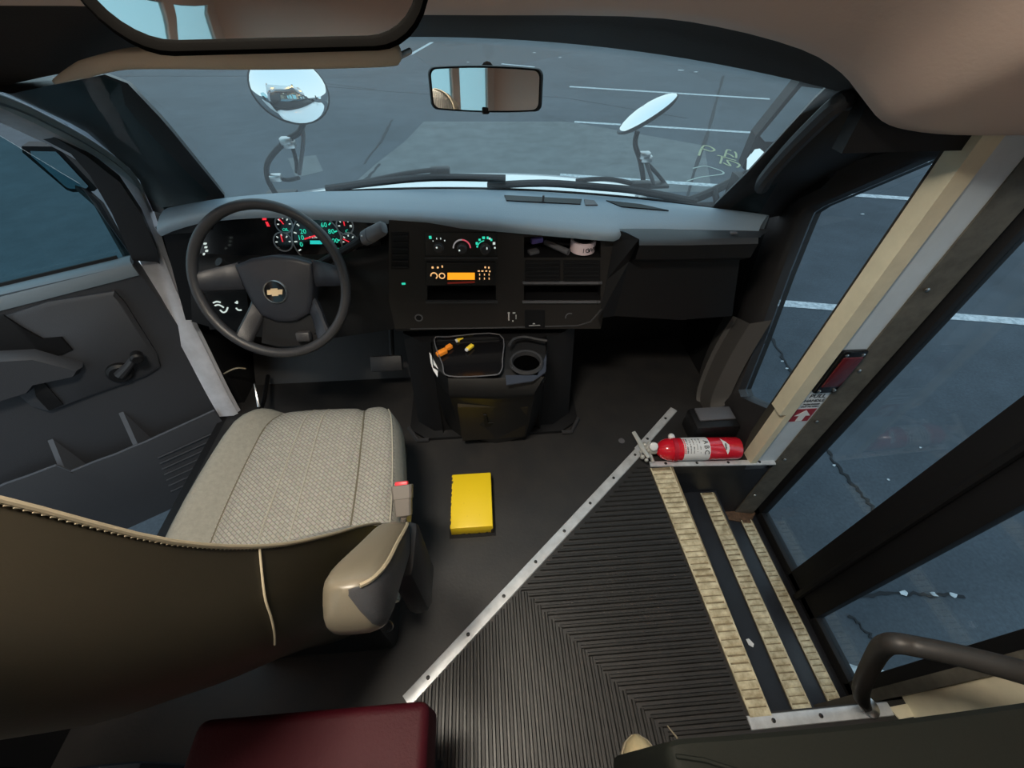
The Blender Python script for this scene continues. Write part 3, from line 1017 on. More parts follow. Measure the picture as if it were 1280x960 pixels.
# rear jamb of the entrance
rj = thing('trim_13', (1.1, 0.05, FZ), label='cream panel and dark jamb at the rear of the entrance', kind='structure')
mb = MB()
mb.prism([at(u, v, z=FZ + 0.004) for u, v in ((1111, 884), (1125, 899), (1300, 868), (1300, 846))], (0, 0, -0.02))
mb.build('cream_board', M_CREAM, rj, smooth=0)
mb = MB(); mb.span((1.04, 0.09, Z2), (1.20, 0.115, 1.95)); mb.build('jamb', M_JAMB, rj, smooth=0)
mb = MB(); mb.span((1.06, 0.03, FZ), (1.22, 0.09, 2.0)); mb.build('jamb_board', M_CREAM, rj, smooth=0)

# ------------------------------------------------------------------ entrance door (two black leaves with glass)
door2 = thing('door_2', (1.2, 0.43, Z2), label='black framed glazed entrance door in two leaves', kind='structure')
XD = 1.205
ya0 = 0.80
ya1 = at(1163, 420, x=XD).y
ym0, ym1 = 0.515, 0.352
yb1, yb0 = 0.165, 0.115
zb0, zb1 = 0.47, 0.505
zt0, zt1 = 1.86, 1.93
for (a, b, c, d) in ((ya0, ya1, ym0, 0.437), (yb0, yb1, ym1, 0.431)):
    lo, hi = min(a, d), max(a, d)
    for p, q, nm in ((a, b, 'stile'), (c, d, 'stile')):
        mb = MB(); mb.span((XD - 0.02, p, zb0), (XD + 0.015, q, zt1), 0.004); mb.build(nm, M_BLACKR, door2)
    mb = MB(); mb.span((XD - 0.02, lo, zb0 - 0.02), (XD + 0.015, hi, zb1), 0.004); mb.build('rail', M_BLACKR, door2)
    mb = MB(); mb.span((XD - 0.02, lo, zt0), (XD + 0.015, hi, zt1), 0.004); mb.build('rail', M_BLACKR, door2)
    mb = MB(); mb.span((XD - 0.004, min(b, c), zb1), (XD + 0.001, max(b, c), zt0)); mb.build('pane', M_PANE, door2, smooth=0)
mb = MB(); mb.tube([(XD - 0.028, 0.434, zb0), (XD - 0.028, 0.434, zt1)], 0.012, 8); mb.build('centre_seal', M_BLACKR, door2)

# ================================================================== DRIVER DOOR (open)
HX, HY = -0.98, 1.22
DB_ = math.radians(30)
DD = Vector((-math.cos(DB_), -math.sin(DB_), 0))
DN = Vector((math.sin(DB_), -math.cos(DB_), 0))    # towards the camera
HP = Vector((HX, HY, 0))


def dr(u, v, off=0.0):
    return on(u, v, HP, DN, off)


def dq(s, z, off=0.0):
    return HP + DD * s + Vector((0, 0, z)) + DN * off


door1 = thing('door_1', (HX, HY, 0.5), label='open charcoal driver door with window crank and map pocket', kind='structure')


def dprism(name, pts, depth, m, parent=door1, off=0.0, bev=0.0):
    """raised panel on the door skin, with a chamfered rim"""
    cen = sum(pts, Vector()) / len(pts)
    mb = MB()
    base = [p + DN * off for p in pts]
    top = [p + DN * (off + depth) for p in pts]
    if bev:
        mid = [p + DN * (off + depth * 0.6) for p in pts]
        top = [p + (cen - p).normalized() * bev + DN * (off + depth) for p in pts]
        mb.loft([base, mid, top], True, True)
    else:
        mb.loft([base, top], True, True)
    return mb.build(name, m, parent, smooth=40)


dprism('inner_panel', [dq(0.012, 0.495), dq(1.15, 0.495), dq(1.15, 1.508), dq(0.60, 1.515), dq(0.012, 1.508)], 0.06, M_DOOR, off=-0.06, bev=0.006)
dprism('outer_skin', [dq(0.0, 0.49), dq(1.16, 0.49), dq(1.16, 1.45), dq(0.0, 1.45)], 0.10, M_WHITE, off=-0.17)
mb = MB(); mb.prism([dq(0.02, 1.50, -0.06), dq(1.12, 1.50, -0.06), dq(1.05, 1.98, -0.06), dq(0.30, 1.98, -0.06), dq(0.13, 1.90, -0.06), dq(0.02, 1.72, -0.06)], DN * -0.005)
mb.build('window_pane', M_TINT, door1, smooth=0)
mb = MB(); mb.prism([dq(0.05, 1.512, -0.045), dq(1.12, 1.512, -0.045), dq(1.12, 1.520, -0.048), dq(0.05, 1.520, -0.048)], DN * -0.006)
mb.build('window_seal', M_BLACKR, door1, smooth=0)
# sill cap under the glass
mb = MB()
rows = []
for o, z in ((-0.05, 1.495), (-0.045, 1.512), (-0.01, 1.512), (0.004, 1.502), (0.006, 1.47)):
    rows.append([dq(0.02, z, o), dq(1.14, z, o)])
mb.loft(rows)
mb.build('sill_cap', mat('door_sill_grey', (0.16, 0.20, 0.23), 0.45), door1, smooth=60)
# window frame, with the dark quarter panel at the front
fr = [dr(u, v, -0.02) for u, v in ((196, 331), (166, 329), (140, 270), (112, 222), (88, 195), (40, 170), (0, 152))]
fo = [dr(u, v, -0.02) for u, v in ((200, 330), (196, 312), (178, 270), (150, 228), (108, 195), (48, 160), (0, 135))]
mb = MB()
mb.loft([[p + DN * -0.03 for p in fr], fr, [p + DN * 0.02 for p in fo], [p + DN * -0.04 for p in fo]])
mb.build('window_frame', M_PILLAR, door1, smooth=40)
# upper field, armrest block, black plates painting the recess shade, crank
dprism('upper_field', [dr(*p) for p in ((0, 395), (60, 375), (143, 362), (156, 376), (196, 440), (200, 456), (182, 468), (120, 490), (62, 512), (40, 505), (0, 470))], 0.020, M_DOOR, bev=0.012)
dprism('armrest', [dr(*p, 0.02) for p in ((-40, 440), (0, 432), (45, 430), (104, 448), (100, 456), (48, 470), (36, 480), (-40, 500))], 0.045, M_DOOR, off=0.0, bev=0.014)
dprism('pull_recess_shade', [dr(*p, 0.021) for p in ((-20, 395), (6, 388), (30, 404), (55, 418), (78, 416), (92, 432), (60, 445), (10, 452), (-20, 450))], 0.006, M_BLACKR, bev=0.003)
dprism('lower_recess_shade', [dr(*p, 0.021) for p in ((42, 470), (52, 468), (80, 500), (62, 508), (45, 490))], 0.004, M_BLACK, bev=0.002)
cr = thing  # noqa
mb = MB()
cc = dr(150, 460, 0.02)
mb.lathe([(0.036, 0), (0.036, 0.012), (0.028, 0.02)], frame(cc, DD * -1, (0, 0, 1)) if True else None, 20)
ck = mb.build('window_crank', M_BLACK, door1)
mb = MB()
e = dr(170, 432, 0.03)
mb.tube([cc + DN * 0.018, cc.lerp(e, 0.5) + DN * 0.028, e + DN * 0.026], [0.017, 0.012, 0.012], 10)
mb.build('crank_arm', M_DARK, ck)
mb = MB(); mb.lathe([(0.012, 0), (0.017, 0.006), (0.018, 0.03), (0.012, 0.036)], frame(e + DN * 0.02, DD * -1, (0, 0, 1)), 16); mb.build('crank_knob', M_BLACK, ck)
# lower map pocket: front panel standing off the door, two dividers, ribbed speaker field
pk_top = [dr(*p, 0.06) for p in ((-60, 622), (10, 588), (40, 578), (72, 566), (90, 574), (120, 562), (146, 553), (162, 546), (178, 540), (265, 501))]
pk_bot = [Vector((p.x, p.y, 0.505)) + DN * 0.0 for p in pk_top]
mb = MB()
mb.loft([[p + DN * -0.006 for p in pk_top], pk_top, [p + DN * 0.004 + Vector((0, 0, -0.012)) for p in pk_top], [p.lerp(q, 0.6) + DN * 0.012 for p, q in zip(pk_top, pk_bot)], [q - DN * 0.0 for q in pk_bot], [q - DN * 0.06 for q in pk_bot]])
pk = mb.build('map_pocket', M_DOOR, door1, smooth=40)
mb = MB()
for a, b in zip(pk_top, pk_top[1:]):
    mb.tube([a, b], 0.004, 6)
mb.build('pocket_rim', mat('pocket_edge', (0.09, 0.10, 0.12), 0.5), pk)
for (u0, v0, u1, v1, u2, v2) in ((66, 548, 84, 575, 76, 585), (154, 514, 172, 543, 160, 550)):
    mb = MB()
    p, q, r = dr(u0, v0, 0.002), dr(u1, v1, 0.06), dr(u2, v2, 0.055)
    mb.prism([p, p + Vector((0, 0, -0.16)), q + Vector((0, 0, -0.12)), q], DD * 0.014)
    mb.build('divider', mat('pocket_edge', (0.09, 0.10, 0.12), 0.5), pk, smooth=0)
for k in range(7):
    a, b = dr(196 + k * 2.6, 556 + k * 7.0, 0.074), dr(262 + k * 1.0, 527 + k * 7.6, 0.074)
    mb = MB(); mb.tube([a, b], 0.0035, 6); mb.build('pocket_rib', M_DOOR, pk)
mb = MB(); mb.tube([dq(0.0, 0.492, 0.01), dq(1.15, 0.492, 0.01)], 0.007, 6); mb.build('bottom_seal', M_GREYP, door1)
# exterior mirror on the door
mb = MB()
mc = on(72, 214, HP - DN * 0.26, DN)
MN = Vector((0.30, -0.95, 0.02)).normalized()
MF = frame(mc, Vector((0.95, 0.30, 0)), (0, 0, 1))
hs = [(a_ * 0.75, b_ * 0.62) for a_, b_ in [(-0.050, 0.115), (-0.062, 0.09), (-0.015, -0.085), (0.0, -0.098), (0.07, -0.105), (0.085, -0.095), (0.058, 0.07), (0.052, 0.10)]]
om = thing('side_mirror', mc - Vector((0, 0, 0.1)), 'black side mirror seen through the driver door window', 'mirror')
mb.prism([MF @ Vector((a * 1.0, b, 0)) for a, b in hs], MN * -0.05); mb.build('mirror_housing', M_BLACKR, om, smooth=0)
mb = MB(); mb.prism([MF @ Vector((a * 0.72 + 0.002, b * 0.82, 0.002)) for a, b in hs], MN * 0.002); mb.build('mirror_glass', M_MIRROR, om, smooth=0)
mb = MB(); mb.tube([mc - DN * 0.03, mc + Vector((0.05, 0.0, -0.1)), dq(0.04, 1.47, -0.12)], 0.014, 8); mb.build('mirror_arm', M_BLACKR, om)
# step light-grey ledge of the sill below the door opening
mb = MB(); mb.span((-1.03, 0.12, FZ - 0.30), (-0.985, 1.15, FZ - 0.002)); mb.build('door_sill', M_BLACK, floor, smooth=0)

# ================================================================== HOOD, COWL, WIPERS
mb = MB()
rows = []
for j in range(12):
    t = j / 11
    rw = []
    for i in range(29):
        s = -1 + 2 * i / 28
        xx = 0.96 * s
        yy = 1.50 + t * (0.86 - 0.22 * s * s)
        crown = -0.022 * s * s - 0.10 * max(0, abs(s) - 0.86) / 0.14
        zz = 1.440 - 0.080 * t + crown 
        if t > 0.985:
            zz -= 0.02
        rw.append(Vector((xx, yy, zz)))
    rows.append(rw)
last = rows[-1]
rows.append([p + Vector((0, 0.05, -0.08)) for p in last])
rows.append([p + Vector((0, 0.07, -0.45)) for p in last])
mb.loft(rows)
hood = tag(mb.build('hood', M_WHITE, smooth=50, fix=False), 'white hood in front of the windshield', 'hood')
mb = MB()
mb.loft([[p + Vector((0, 0.012, -0.012)) for p in wsb], [Vector((p.x * 1.12, p.y + 0.09, 1.595 - 0.03 * (p.x / 0.84) ** 2)) for p in wsb], [Vector((p.x * 1.14, 1.53 - 0.08 * (p.x / 0.84) ** 2, 1.55 - 0.05 * (p.x / 0.84) ** 2)) for p in wsb], [Vector((p.x * 1.14, 1.57, 1.40)) for p in wsb]])
tag(mb.build('cowl', M_BLACK, smooth=50), 'black cowl between hood and windshield', 'cowl')


for (arm, blade, lab) in ((((550, 214), (537, 213), (500, 218), (455, 227), (415, 234)), ((408, 236), (470, 228), (540, 222), (632, 223)), 'left black wiper lying along the windshield foot'),
                          (((800, 232), (780, 227), (762, 224), (742, 224), (720, 226)), ((610, 232), (680, 229), (750, 234), (800, 239), (870, 253)), 'right black wiper lying along the windshield foot')):
    root = thing('wiper', wsp(*blade[0]), lab, 'wiper', 'windshield wipers')
    mb = MB(); mb.tube(catmull([wsp(*p, 0.045) for p in arm], 4), 0.007, 8); mb.build('wiper_arm', M_BLACK, root)
    mb = MB(); mb.tube(catmull([wsp(*p, 0.02) for p in blade], 4), 0.011, 8); mb.build('wiper_blade', M_BLACKR, root)
    mb = MB(); mb.box(wsp(*arm[0], 0.05), (0.06, 0.03, 0.025), bev=0.006); mb.build('pivot_cap', M_BLACK, root)
# ================================================================== CROSSOVER MIRRORS
for (pm, ax, pb, tubes, lab) in (
        ((363, 112), 41, (350, 240), (((380, 150), (374, 165), (358, 176), (336, 200), (334, 222), (345, 243)), ((362, 172), (370, 200), (371, 216)), ((378, 160), (379, 178), (374, 218)), ((345, 222), (360, 225), (374, 222))), 'round convex mirror on a bent stand at the left fender'),
        ((808, 142), 32, (817, 228), (((797, 164), (794, 180), (800, 200), (804, 225), (800, 234)), ((805, 200), (822, 218), (833, 232)), ((804, 192), (812, 215), (818, 232))), 'round convex mirror on a bent stand at the right fender')):
    left = pm[0] < 600
    yy = 2.1
    c = at(*pm, y=yy)
    base = at(*pb, y=yy)
    root = thing('crossover_mirror', base, lab, 'mirror', 'convex crossover mirrors on the front fenders')
    # facing back and inwards
    view = (EYE - c).normalized()
    n = (view + Vector((0.10, -0.05, -0.12))).normalized() if left else (Vector((-0.80, -0.30, 0.52))).normalized()
    if left:
        n = Vector((0.45, -0.80, 0.36)).normalized()
        xa = Vector((0.85, 0.42, -0.30))
    else:
        vw = (c - EYE).normalized()
        xa = Vector((0.87, 0.36, 0.35)); xa = (xa - vw * xa.dot(vw)).normalized()
        mm = vw.cross(xa)
        if mm.x > 0:
            mm = -mm
        n = (-vw * 0.20 + mm * 0.98).normalized()
    F = frame(c, xa - n * xa.dot(n), n.cross(xa - n * xa.dot(n)))
    R1, R2 = (0.145, 0.118) if left else (0.135, 0.115)
    mb = MB()
    rows = []
    for rr, zz in ((1.0, 0.0), (0.97, 0.012), (0.9, 0.024), (0.75, 0.040), (0.5, 0.056), (0.25, 0.065), (0.02, 0.068)):
        rows.append([F @ Vector((R1 * rr * math.cos(k * math.pi / 18), R2 * rr * math.sin(k * math.pi / 18), zz * (1.0 if left else 0.5))) for k in range(36)])
    mb.loft(rows, True, False)
    mb.build('mirror_glass', M_MIRROR, root, smooth=60)
    mb = MB()
    mb.loft([[F @ Vector((R1 * 1.0 * rr * math.cos(k * math.pi / 18), R2 * rr * math.sin(k * math.pi / 18), zz * (1.0 if left else 0.5))) for k in range(36)] for rr, zz in ((1.0, 0.002), (1.035, -0.002), (1.03, -0.012), (0.9, -0.035), (0.5, -0.055), (0.05, -0.06))], True, False)
    mb.build('mirror_shell', M_BLACKR, root, smooth=50)
    for q, tb in enumerate(tubes):
        pts = [at(*p, y=yy + (0.03 if q == 1 else 0.0)) for p in tb]
        mb = MB(); mb.tube(catmull(pts, 4), 0.012 if q == 0 else 0.009, 8); mb.build('stand_tube', M_BLACKR if q != 2 else M_DARK, root)
    for p in ((358, 176), (362, 180), (345, 222)) if left else ((808, 198), (806, 194)):
        mb = MB(); mb.box(at(*p, y=yy - 0.01), (0.05, 0.035, 0.03), bev=0.006); mb.build('clamp', M_STEEL, root)
    mb = MB(); mb.box(at(*pb, y=yy + 0.02) + Vector((0, 0, -0.01)), (0.14, 0.08, 0.015), bev=0.005); mb.build('foot_plate', M_BLACK, root)

# right exterior mirror (two panes on an arm)
c = at(985, 160, y=1.75)
root = thing('towing_mirror', at(940, 215, y=1.72), 'large black right side mirror with two panes beyond the pillar', 'mirror')
RY = 1.75
ho = [at(u, v, y=RY) for u, v in ((1000, 102), (1046, 108), (1025, 150), (985, 190), (968, 215), (942, 220), (928, 210), (945, 170))]
mb = MB(); mb.prism(ho, (0.02, 0.08, 0)); mb.build('mirror_housing', M_BLACKR, root, smooth=0)
g1 = [at(u, v, y=RY - 0.008) for u, v in ((1002, 108), (1036, 112), (1012, 150), (985, 178), (956, 177), (950, 170))]
mb = MB(); mb.prism(g1, (0, 0.004, 0)); mb.build('flat_mirror_glass', M_MIRROR, root, smooth=0)
g2 = [at(u, v, y=RY - 0.008) for u, v in ((944, 187), (956, 186), (956, 192), (946, 206), (936, 215), (929, 213), (932, 198))]
zc_ = sum(p.z for p in g2) / len(g2)
g2 = [Vector((p.x, p.y - 0.01 + (p.z - zc_) * 0.35 + (p.x - g2[0].x) * 0.2, p.z)) for p in g2]
mb = MB(); mb.prism(g2, (0, 0.004, 0)); mb.build('convex_mirror_glass', M_MIRROR, root, smooth=0)
mb = MB(); mb.tube(catmull([at(934, 217, y=1.70), at(905, 232, y=1.62), at(880, 244, y=1.55), at(858, 252, y=1.50)], 4), 0.016, 8); mb.build('mirror_arm', M_BLACKR, root)
mb = MB(); mb.tube([at(893, 238, y=1.57), at(897, 256, y=1.50)], 0.012, 8); mb.build('arm_brace', M_BLACKR, root)

# ================================================================== INSIDE MIRRORS, VISOR
c = at(607, 112, y=0.985)
root = thing('rear_view_mirror', c, 'small rear view mirror hanging in the middle of the windshield', 'mirror')
n = Vector((-0.14, -0.97, 0.10)).normalized()
xa = Vector((1, n.x / 0.97, 0.0))
F = frame(c, xa, n.cross(xa))
# rounded outline, slightly taller in the middle
a0, h0 = 0.112, 0.034


def rr_outline(hw, hh, r, bulge=0.0, k=6, taper=0.0):
    pts = []
    for cx_, cy_, st in ((hw - r, hh - r, 0), (-hw + r, hh - r, 90), (-hw + r, -hh + r, 180), (hw - r, -hh + r, 270)):
        for i in range(k + 1):
            a = math.radians(st + 90 * i / k)
            x_, y_ = cx_ + r * math.cos(a), cy_ + r * math.sin(a)
            pts.append((x_, y_))
    out = []
    for i, (x_, y_) in enumerate(pts):
        x2, y2 = pts[(i + 1) % len(pts)]
        steps = 6 if abs(x2 - x_) > hw * 0.5 else 1
        for q in range(steps):
            X_, Y_ = x_ + (x2 - x_) * q / steps, y_ + (y2 - y_) * q / steps
            out.append((X_, Y_ * (1 + bulge * (1 - (X_ / hw) ** 2)) + taper * X_))
    return out


mb = MB()
ol = rr_outline(a0, h0, 0.012, 0.12)
mb.loft([[F @ Vector((x_ * s_, y_ * s_, z_)) for x_, y_ in ol] for s_, z_ in ((0.93, 0.002), (0.97, 0.004), (1.0, 0.0), (0.98, -0.014), (0.7, -0.028))], True, True)
mb.build('mirror_housing', M_BLACK, root, smooth=50)
mb = MB(); mb.prism([F @ Vector((x_ * 0.935, y_ * 0.90, 0.0045)) for x_, y_ in ol], n * 0.001); mb.build('mirror_glass', M_MIRROR, root, smooth=0)
mb = MB(); mb.tube([c - n * 0.02, c - n * 0.05 + Vector((0, 0, 0.01)), at(609, 84, y=1.0)], 0.011, 10); mb.build('mirror_stem', M_BLACK, root)
mb = MB(); mb.box(at(607, 137, y=0.985), (0.016, 0.02, 0.014), bev=0.004); mb.build('day_night_tab', M_BLACK, root)

# big convex mirror under the cap (only its lower part is in the frame)
c = at(318, -40, y=0.56)
p_l, p_r, p_b = at(115, 20, y=0.56), at(505, 20, y=0.56), at(330, 66, y=0.56)
root = thing('interior_mirror', c, 'wide black framed convex mirror hanging under the beige cap', 'mirror')
n = Vector((0.03, -0.98, 0.085)).normalized()
xa = Vector((1, 0.10, 0.0))
F = frame(c, xa, n.cross(xa))
hw_ = (p_r.x - p_l.x) / 2 + 0.012
hh_ = c.z - p_b.z
ol = rr_outline(hw_, hh_, 0.062, 0.0, 8)
ol = [(x_ + (0.05 * (y_ / hh_) * -1 if False else 0), y_) for x_, y_ in ol]
mb = MB()
mb.loft([[F @ Vector((x_ * (1 - d_ / hw_), y_ * (1 - d_ / hh_), z_)) for x_, y_ in ol] for d_, z_ in ((0.013, 0.002), (0.010, 0.007), (0.004, 0.008), (0.0, 0.003), (0.002, -0.008), (0.012, -0.012))], True, False)
mb.build('mirror_frame', mat('mirror_rubber', (0.0018, 0.0016, 0.0014), 0.8, spec=0.04), root, smooth=50)
mb = MB()
ol2 = [(x_ * (1 - 0.011 / hw_), y_ * (1 - 0.011 / hh_)) for x_, y_ in ol]
rows = []
for s_ in (1.0, 0.85, 0.6, 0.3, 0.02):
    rows.append([F @ Vector((x_ * s_, y_ * s_, 0.003 + 0.0015 * (1 - s_ * s_))) for x_, y_ in ol2])
mb.loft(rows, True, False)
mb.build('mirror_glass', M_MIRROR, root, smooth=80)
mb = MB(); mb.loft([[F @ Vector((x_ * s_, y_ * s_, -0.012 - 0.004 * (1 - s_))) for x_, y_ in ol] for s_ in (0.95, 0.02)], True, False); mb.build('mirror_back', M_BLACK, root)
mb = MB(); mb.tube([c - n * 0.02, c - n * 0.06 + Vector((0, 0, 0.12))], 0.012, 8); mb.build('mirror_bracket', M_BLACK, root)

# sun visor, folded, seen edge on
va, vb, vc = at(68, 102, y=0.86), at(180, 76, y=0.80), at(502, 72, y=0.80)
root = thing('sun_visor', vc, 'long tan sun visor edge below the big mirror', 'visor')
path = catmull([at(66, 103, y=0.90), at(95, 90, y=0.86), at(135, 79, y=0.83), at(180, 76, y=0.82), at(330, 77, y=0.82), at(470, 74, y=0.82), at(500, 70, y=0.82)], 5)
mb = MB()
rows = []
N = len(path)
for i, p in enumerate(path):
    t = i / (N - 1)
    hgt = 0.003 + 0.008 * min(1, t * 5) * min(1, (1 - t) * 12 + 0.25)
    dep = 0.015 + 0.035 * min(1, t * 4) * min(1, (1 - t) * 12 + 0.25)
    rows.append([p + Vector((0, 0 + dep * a, hgt * b)) for a, b in ((0, 0.0), (0.03, 0.7), (0.1, 1), (0.9, 1), (1, 0), (0.9, -1), (0.1, -1), (0.03, -0.7))])
mb.loft(rows, True, True)
mb.build('visor_board', M_TAN, root, smooth=60)
mb = MB(); mb.tube([at(500, 70, y=0.86), at(512, 64, y=0.90)], 0.005, 8); mb.build('visor_clip', M_STEEL, root)

# ================================================================== DASHBOARD
dash = thing('dashboard', (0, 1.1, FZ), 'dark full width dashboard with lit gauges, radio and glove pad', 'dashboard')
lip_px = [(196, 282, 1.12), (214, 274, 1.11), (250, 264, 1.09), (300, 259, 1.08), (340, 258, 1.08), (400, 261, 1.08), (470, 265, 1.08), (515, 267.5, 1.08), (560, 270.5, 1.075), (660, 279.5, 1.06), (735, 286, 1.045), (768, 288.5, 1.04), (782, 284, 1.06), (860, 284, 1.05), (925, 285, 1.045), (948, 287, 1.04)]
lipc = resample(catmull([at(u, v, y=yy) for u, v, yy in lip_px], 4), 49)
back = [Vector((-0.80 + 1.66 * k / 48, 0, 1.652)) for k in range(49)]
for p in back:
    q = p.x / 0.84
    p.y = 1.338 - 0.165 * q * q - 0.075 * q - 0.006
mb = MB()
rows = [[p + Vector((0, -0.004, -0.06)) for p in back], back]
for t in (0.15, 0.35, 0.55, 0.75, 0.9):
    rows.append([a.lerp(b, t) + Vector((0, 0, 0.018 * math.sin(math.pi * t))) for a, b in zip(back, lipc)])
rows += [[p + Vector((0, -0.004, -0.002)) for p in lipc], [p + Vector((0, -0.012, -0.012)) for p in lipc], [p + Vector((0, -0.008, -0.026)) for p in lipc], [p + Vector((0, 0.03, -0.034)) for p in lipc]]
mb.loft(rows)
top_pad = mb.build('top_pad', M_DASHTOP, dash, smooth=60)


def dtop(u, v):
    """point on the dash top, slightly proud"""
    r = ray(u, v)
    best, bp_ = 9, None
    for k4 in range(48 * 5):
        k, fk = k4 // 5, (k4 % 5) / 5
        ba, li = back[k].lerp(back[k + 1], fk), lipc[k].lerp(lipc[k + 1], fk)
        for t in [j / 60 for j in range(61)]:
            p = ba.lerp(li, t) + Vector((0, 0, 0.018 * math.sin(math.pi * t)))
            s = (p - EYE).dot(r) / r.dot(r)
            e = (EYE + r * s - p).length
            if e < best:
                best, bp_ = e, p
    return bp_


for (a, b, c_, d_) in (((630, 244.5), (727, 250), (725, 256), (634, 251)), ((758, 251), (800, 256), (836, 263.5), (775, 259))):
    q = [dtop(*p) + Vector((0, 0, 0.0025)) for p in (a, b, c_, d_)]
    mb = MB(); mb.prism(q, (0, 0, -0.02)); vt = mb.build('defrost_vent', M_BLACK, top_pad, smooth=0)
mb = MB(); mb.cyl(dtop(678, 252) , dtop(678, 252) + Vector((0, 0, 0.016)), 0.003, n=8); mb.build('sun_sensor', M_GREYP, top_pad)
q = [dtop(*p) + Vector((0, 0, 0.003)) for p in ((730, 250), (742, 252), (748, 257), (732, 257))]
mb = MB(); mb.prism(q, (0, 0, -0.01)); mb.build('vent_cap', M_GREYP, top_pad, smooth=0)

# centre stack: one flat face, leaning
SN = Vector((0, -math.cos(math.radians(8)), math.sin(math.radians(8))))
SP = Vector((0, 1.066, 1.66))


def St(u, v, off=0.0):
    return on(u, v, SP, SN, off)


def vtop(u):
    return 275 + (u - 488) * 0.072


us = [486, 534, 620, 655, 751, 767]
vsn = [0, 296, 322, 357, 375, 411]


def stack_fn(u, v, s):
    vv = vtop(u) if v == 0 else v
    uu = u
    if u == 767:
        uu = 768 - max(0, vv - 300) * 0.14
    if u == 486 and v == 411:
        uu = 494
    if u == 767 and v == 411:
        vv, uu = 398, 747
    return St(uu, vv, -0.012 * s)


mb = sheet_holes(us, vsn, [(3, 1), (3, 3), (1, 3)], stack_fn, 0.012)
mb.build('centre_stack', M_DASH, dash, smooth=0)


def recess(name, u0, v0, u1, v1, d, m=M_BLACKR, parent=dash):
    c0 = [St(u0, v0), St(u1, v0), St(u1, v1), St(u0, v1)]
    c1 = [p + Vector((0, d, 0)) for p in c0]
    mb = MB(); mb.loft([c0, c1], True, False); mb.add(c1, [[0, 1, 2, 3]])
    return mb.build(name, m, parent, smooth=0)


def pbox(name, u0, v0, u1, v1, out, m, parent, inn=0.002, base=0.0, lip=0.0):
    q = [St(u0, v0, base - inn), St(u1, v0, base - inn), St(u1, v1, base - inn), St(u0, v1, base - inn)]
    mb = MB()
    if lip:
        cen = sum(q, Vector()) / 4
        mb.loft([q, [p + SN * (inn + out - lip) for p in q], [p + (cen - p).normalized() * lip + SN * (inn + out) for p in q]], True, True)
    else:
        mb.prism(q, SN * (inn + out))
    return mb.build(name, m, parent, smooth=0)


def sdisc(name, u, v, rpx, out, m, parent, base=0.0, n=20, top=0.8):
    c = St(u, v, base)
    r = (St(u + rpx, v) - St(u, v)).length
    mb = MB(); mb.lathe([(r, -0.001), (r, out * 0.8), (r * top, out)], frame(c, (1, 0, 0), SN.cross(Vector((1, 0, 0)))), n)
    return mb.build(name, m, parent)


def arc_mb(u, v, r0, r1, a0, a1, base, mb=None, n=20):
    """flat arc on the stack; radii in pixels, angles anticlockwise from right"""
    c = St(u, v, base)
    k = (St(u + 10, v) - St(u, v)).length / 10
    F_ = frame(c, (1, 0, 0), SN.cross(Vector((1, 0, 0))))
    mb = mb or MB()
    rows = [[F_ @ Vector((r * k * math.cos(math.radians(a0 + (a1 - a0) * i / n)), r * k * math.sin(math.radians(a0 + (a1 - a0) * i / n)), z)) for i in range(n + 1)] for r, z in ((r0, 0.0), (r0, 0.0012), (r1, 0.0012), (r1, 0.0))]
    mb.loft(rows)
    return mb


recess('cubby', 655, 296, 751, 322, 0.09)
recess('storage_slot', 655, 357, 751, 375, 0.09)
recess('storage_slot', 534, 357, 620, 375, 0.09)
M_SLATE = mat('dash_bezel', (0.012, 0.012, 0.012), 0.35)
clim = pbox('climate_panel', 531, 290, 621, 319, 0.004, M_SLATE, dash, lip=0.002)
for u, v, r in ((548.5, 308.5, 5.8), (577.5, 309.5, 5.8), (606.5, 310, 6.0)):
    sdisc('climate_dial', u, v, r, 0.014, M_DARK, clim, 0.004)
    arc_mb(u, v, r - 0.4, r + 0.8, 0, 360, 0.0055).build('dial_ring', M_GREYP, clim, smooth=0)
mbw, mbg = MB(), MB()


def sq(mbx, u, v, w, h, base=0.0048, ang=0):
    c = St(u, v, base)
    k = (St(u + 10, v) - St(u, v)).length / 10
    F_ = frame(c, (1, 0, 0), SN.cross(Vector((1, 0, 0)))) @ Matrix.Rotation(math.radians(ang), 4, 'Z')
    mbx.box((0, 0, 0), (w * k, h * k, 0.0012), F_)


for u, v, w, h in ((541.5, 300.5, 1.0, 1.0), (546, 297.5, 1, 2), (551, 297.5, 1, 2), (556, 300, 1.4, 1.4), (546.5, 306.5, 1.8, 1.8), (574.5, 310, 1.8, 1.8), (608.5, 307.5, 1.4, 2.6), (612, 297.5, 2.4, 2.2), (617.5, 303.5, 3, 3), (618.5, 309, 2, 2)):
    sq(mbw, u, v, w, h, 0.0048 if (u, v) not in ((546.5, 306.5), (574.5, 310), (608.5, 307.5)) else 0.0185)
tag(mbw.build('lit_marks', E_WHITE, clim, smooth=0), kind='stuff')
for u, v, w, h in ((538, 296, 3.2, 3.6), (596, 303.5, 2.8, 3.2), (596.5, 307.5, 2, 2), (599.5, 299, 2.8, 2.4), (604.5, 296.5, 3.4, 3), (609.5, 296.5, 2.4, 3), (614, 299, 2.6, 2.6)):
    sq(mbg, u, v, w, h)
arc_mb(606.5, 310, 9.5, 10.4, 95, 165, 0.0046, mbg)
tag(mbg.build('lit_marks', E_GREEN, clim, smooth=0), kind='stuff')
arc_mb(577.5, 309.5, 9.8, 11.4, 0, 85, 0.0046).build('heat_scale', E_PINK, clim, smooth=0)
arc_mb(577.5, 309.5, 9.8, 11.4, 85, 178, 0.0046).build('heat_scale', mat('grey_scale', (0.2, 0.2, 0.2), emit=(0.35, 0.33, 0.34), estr=0.6), clim, smooth=0)
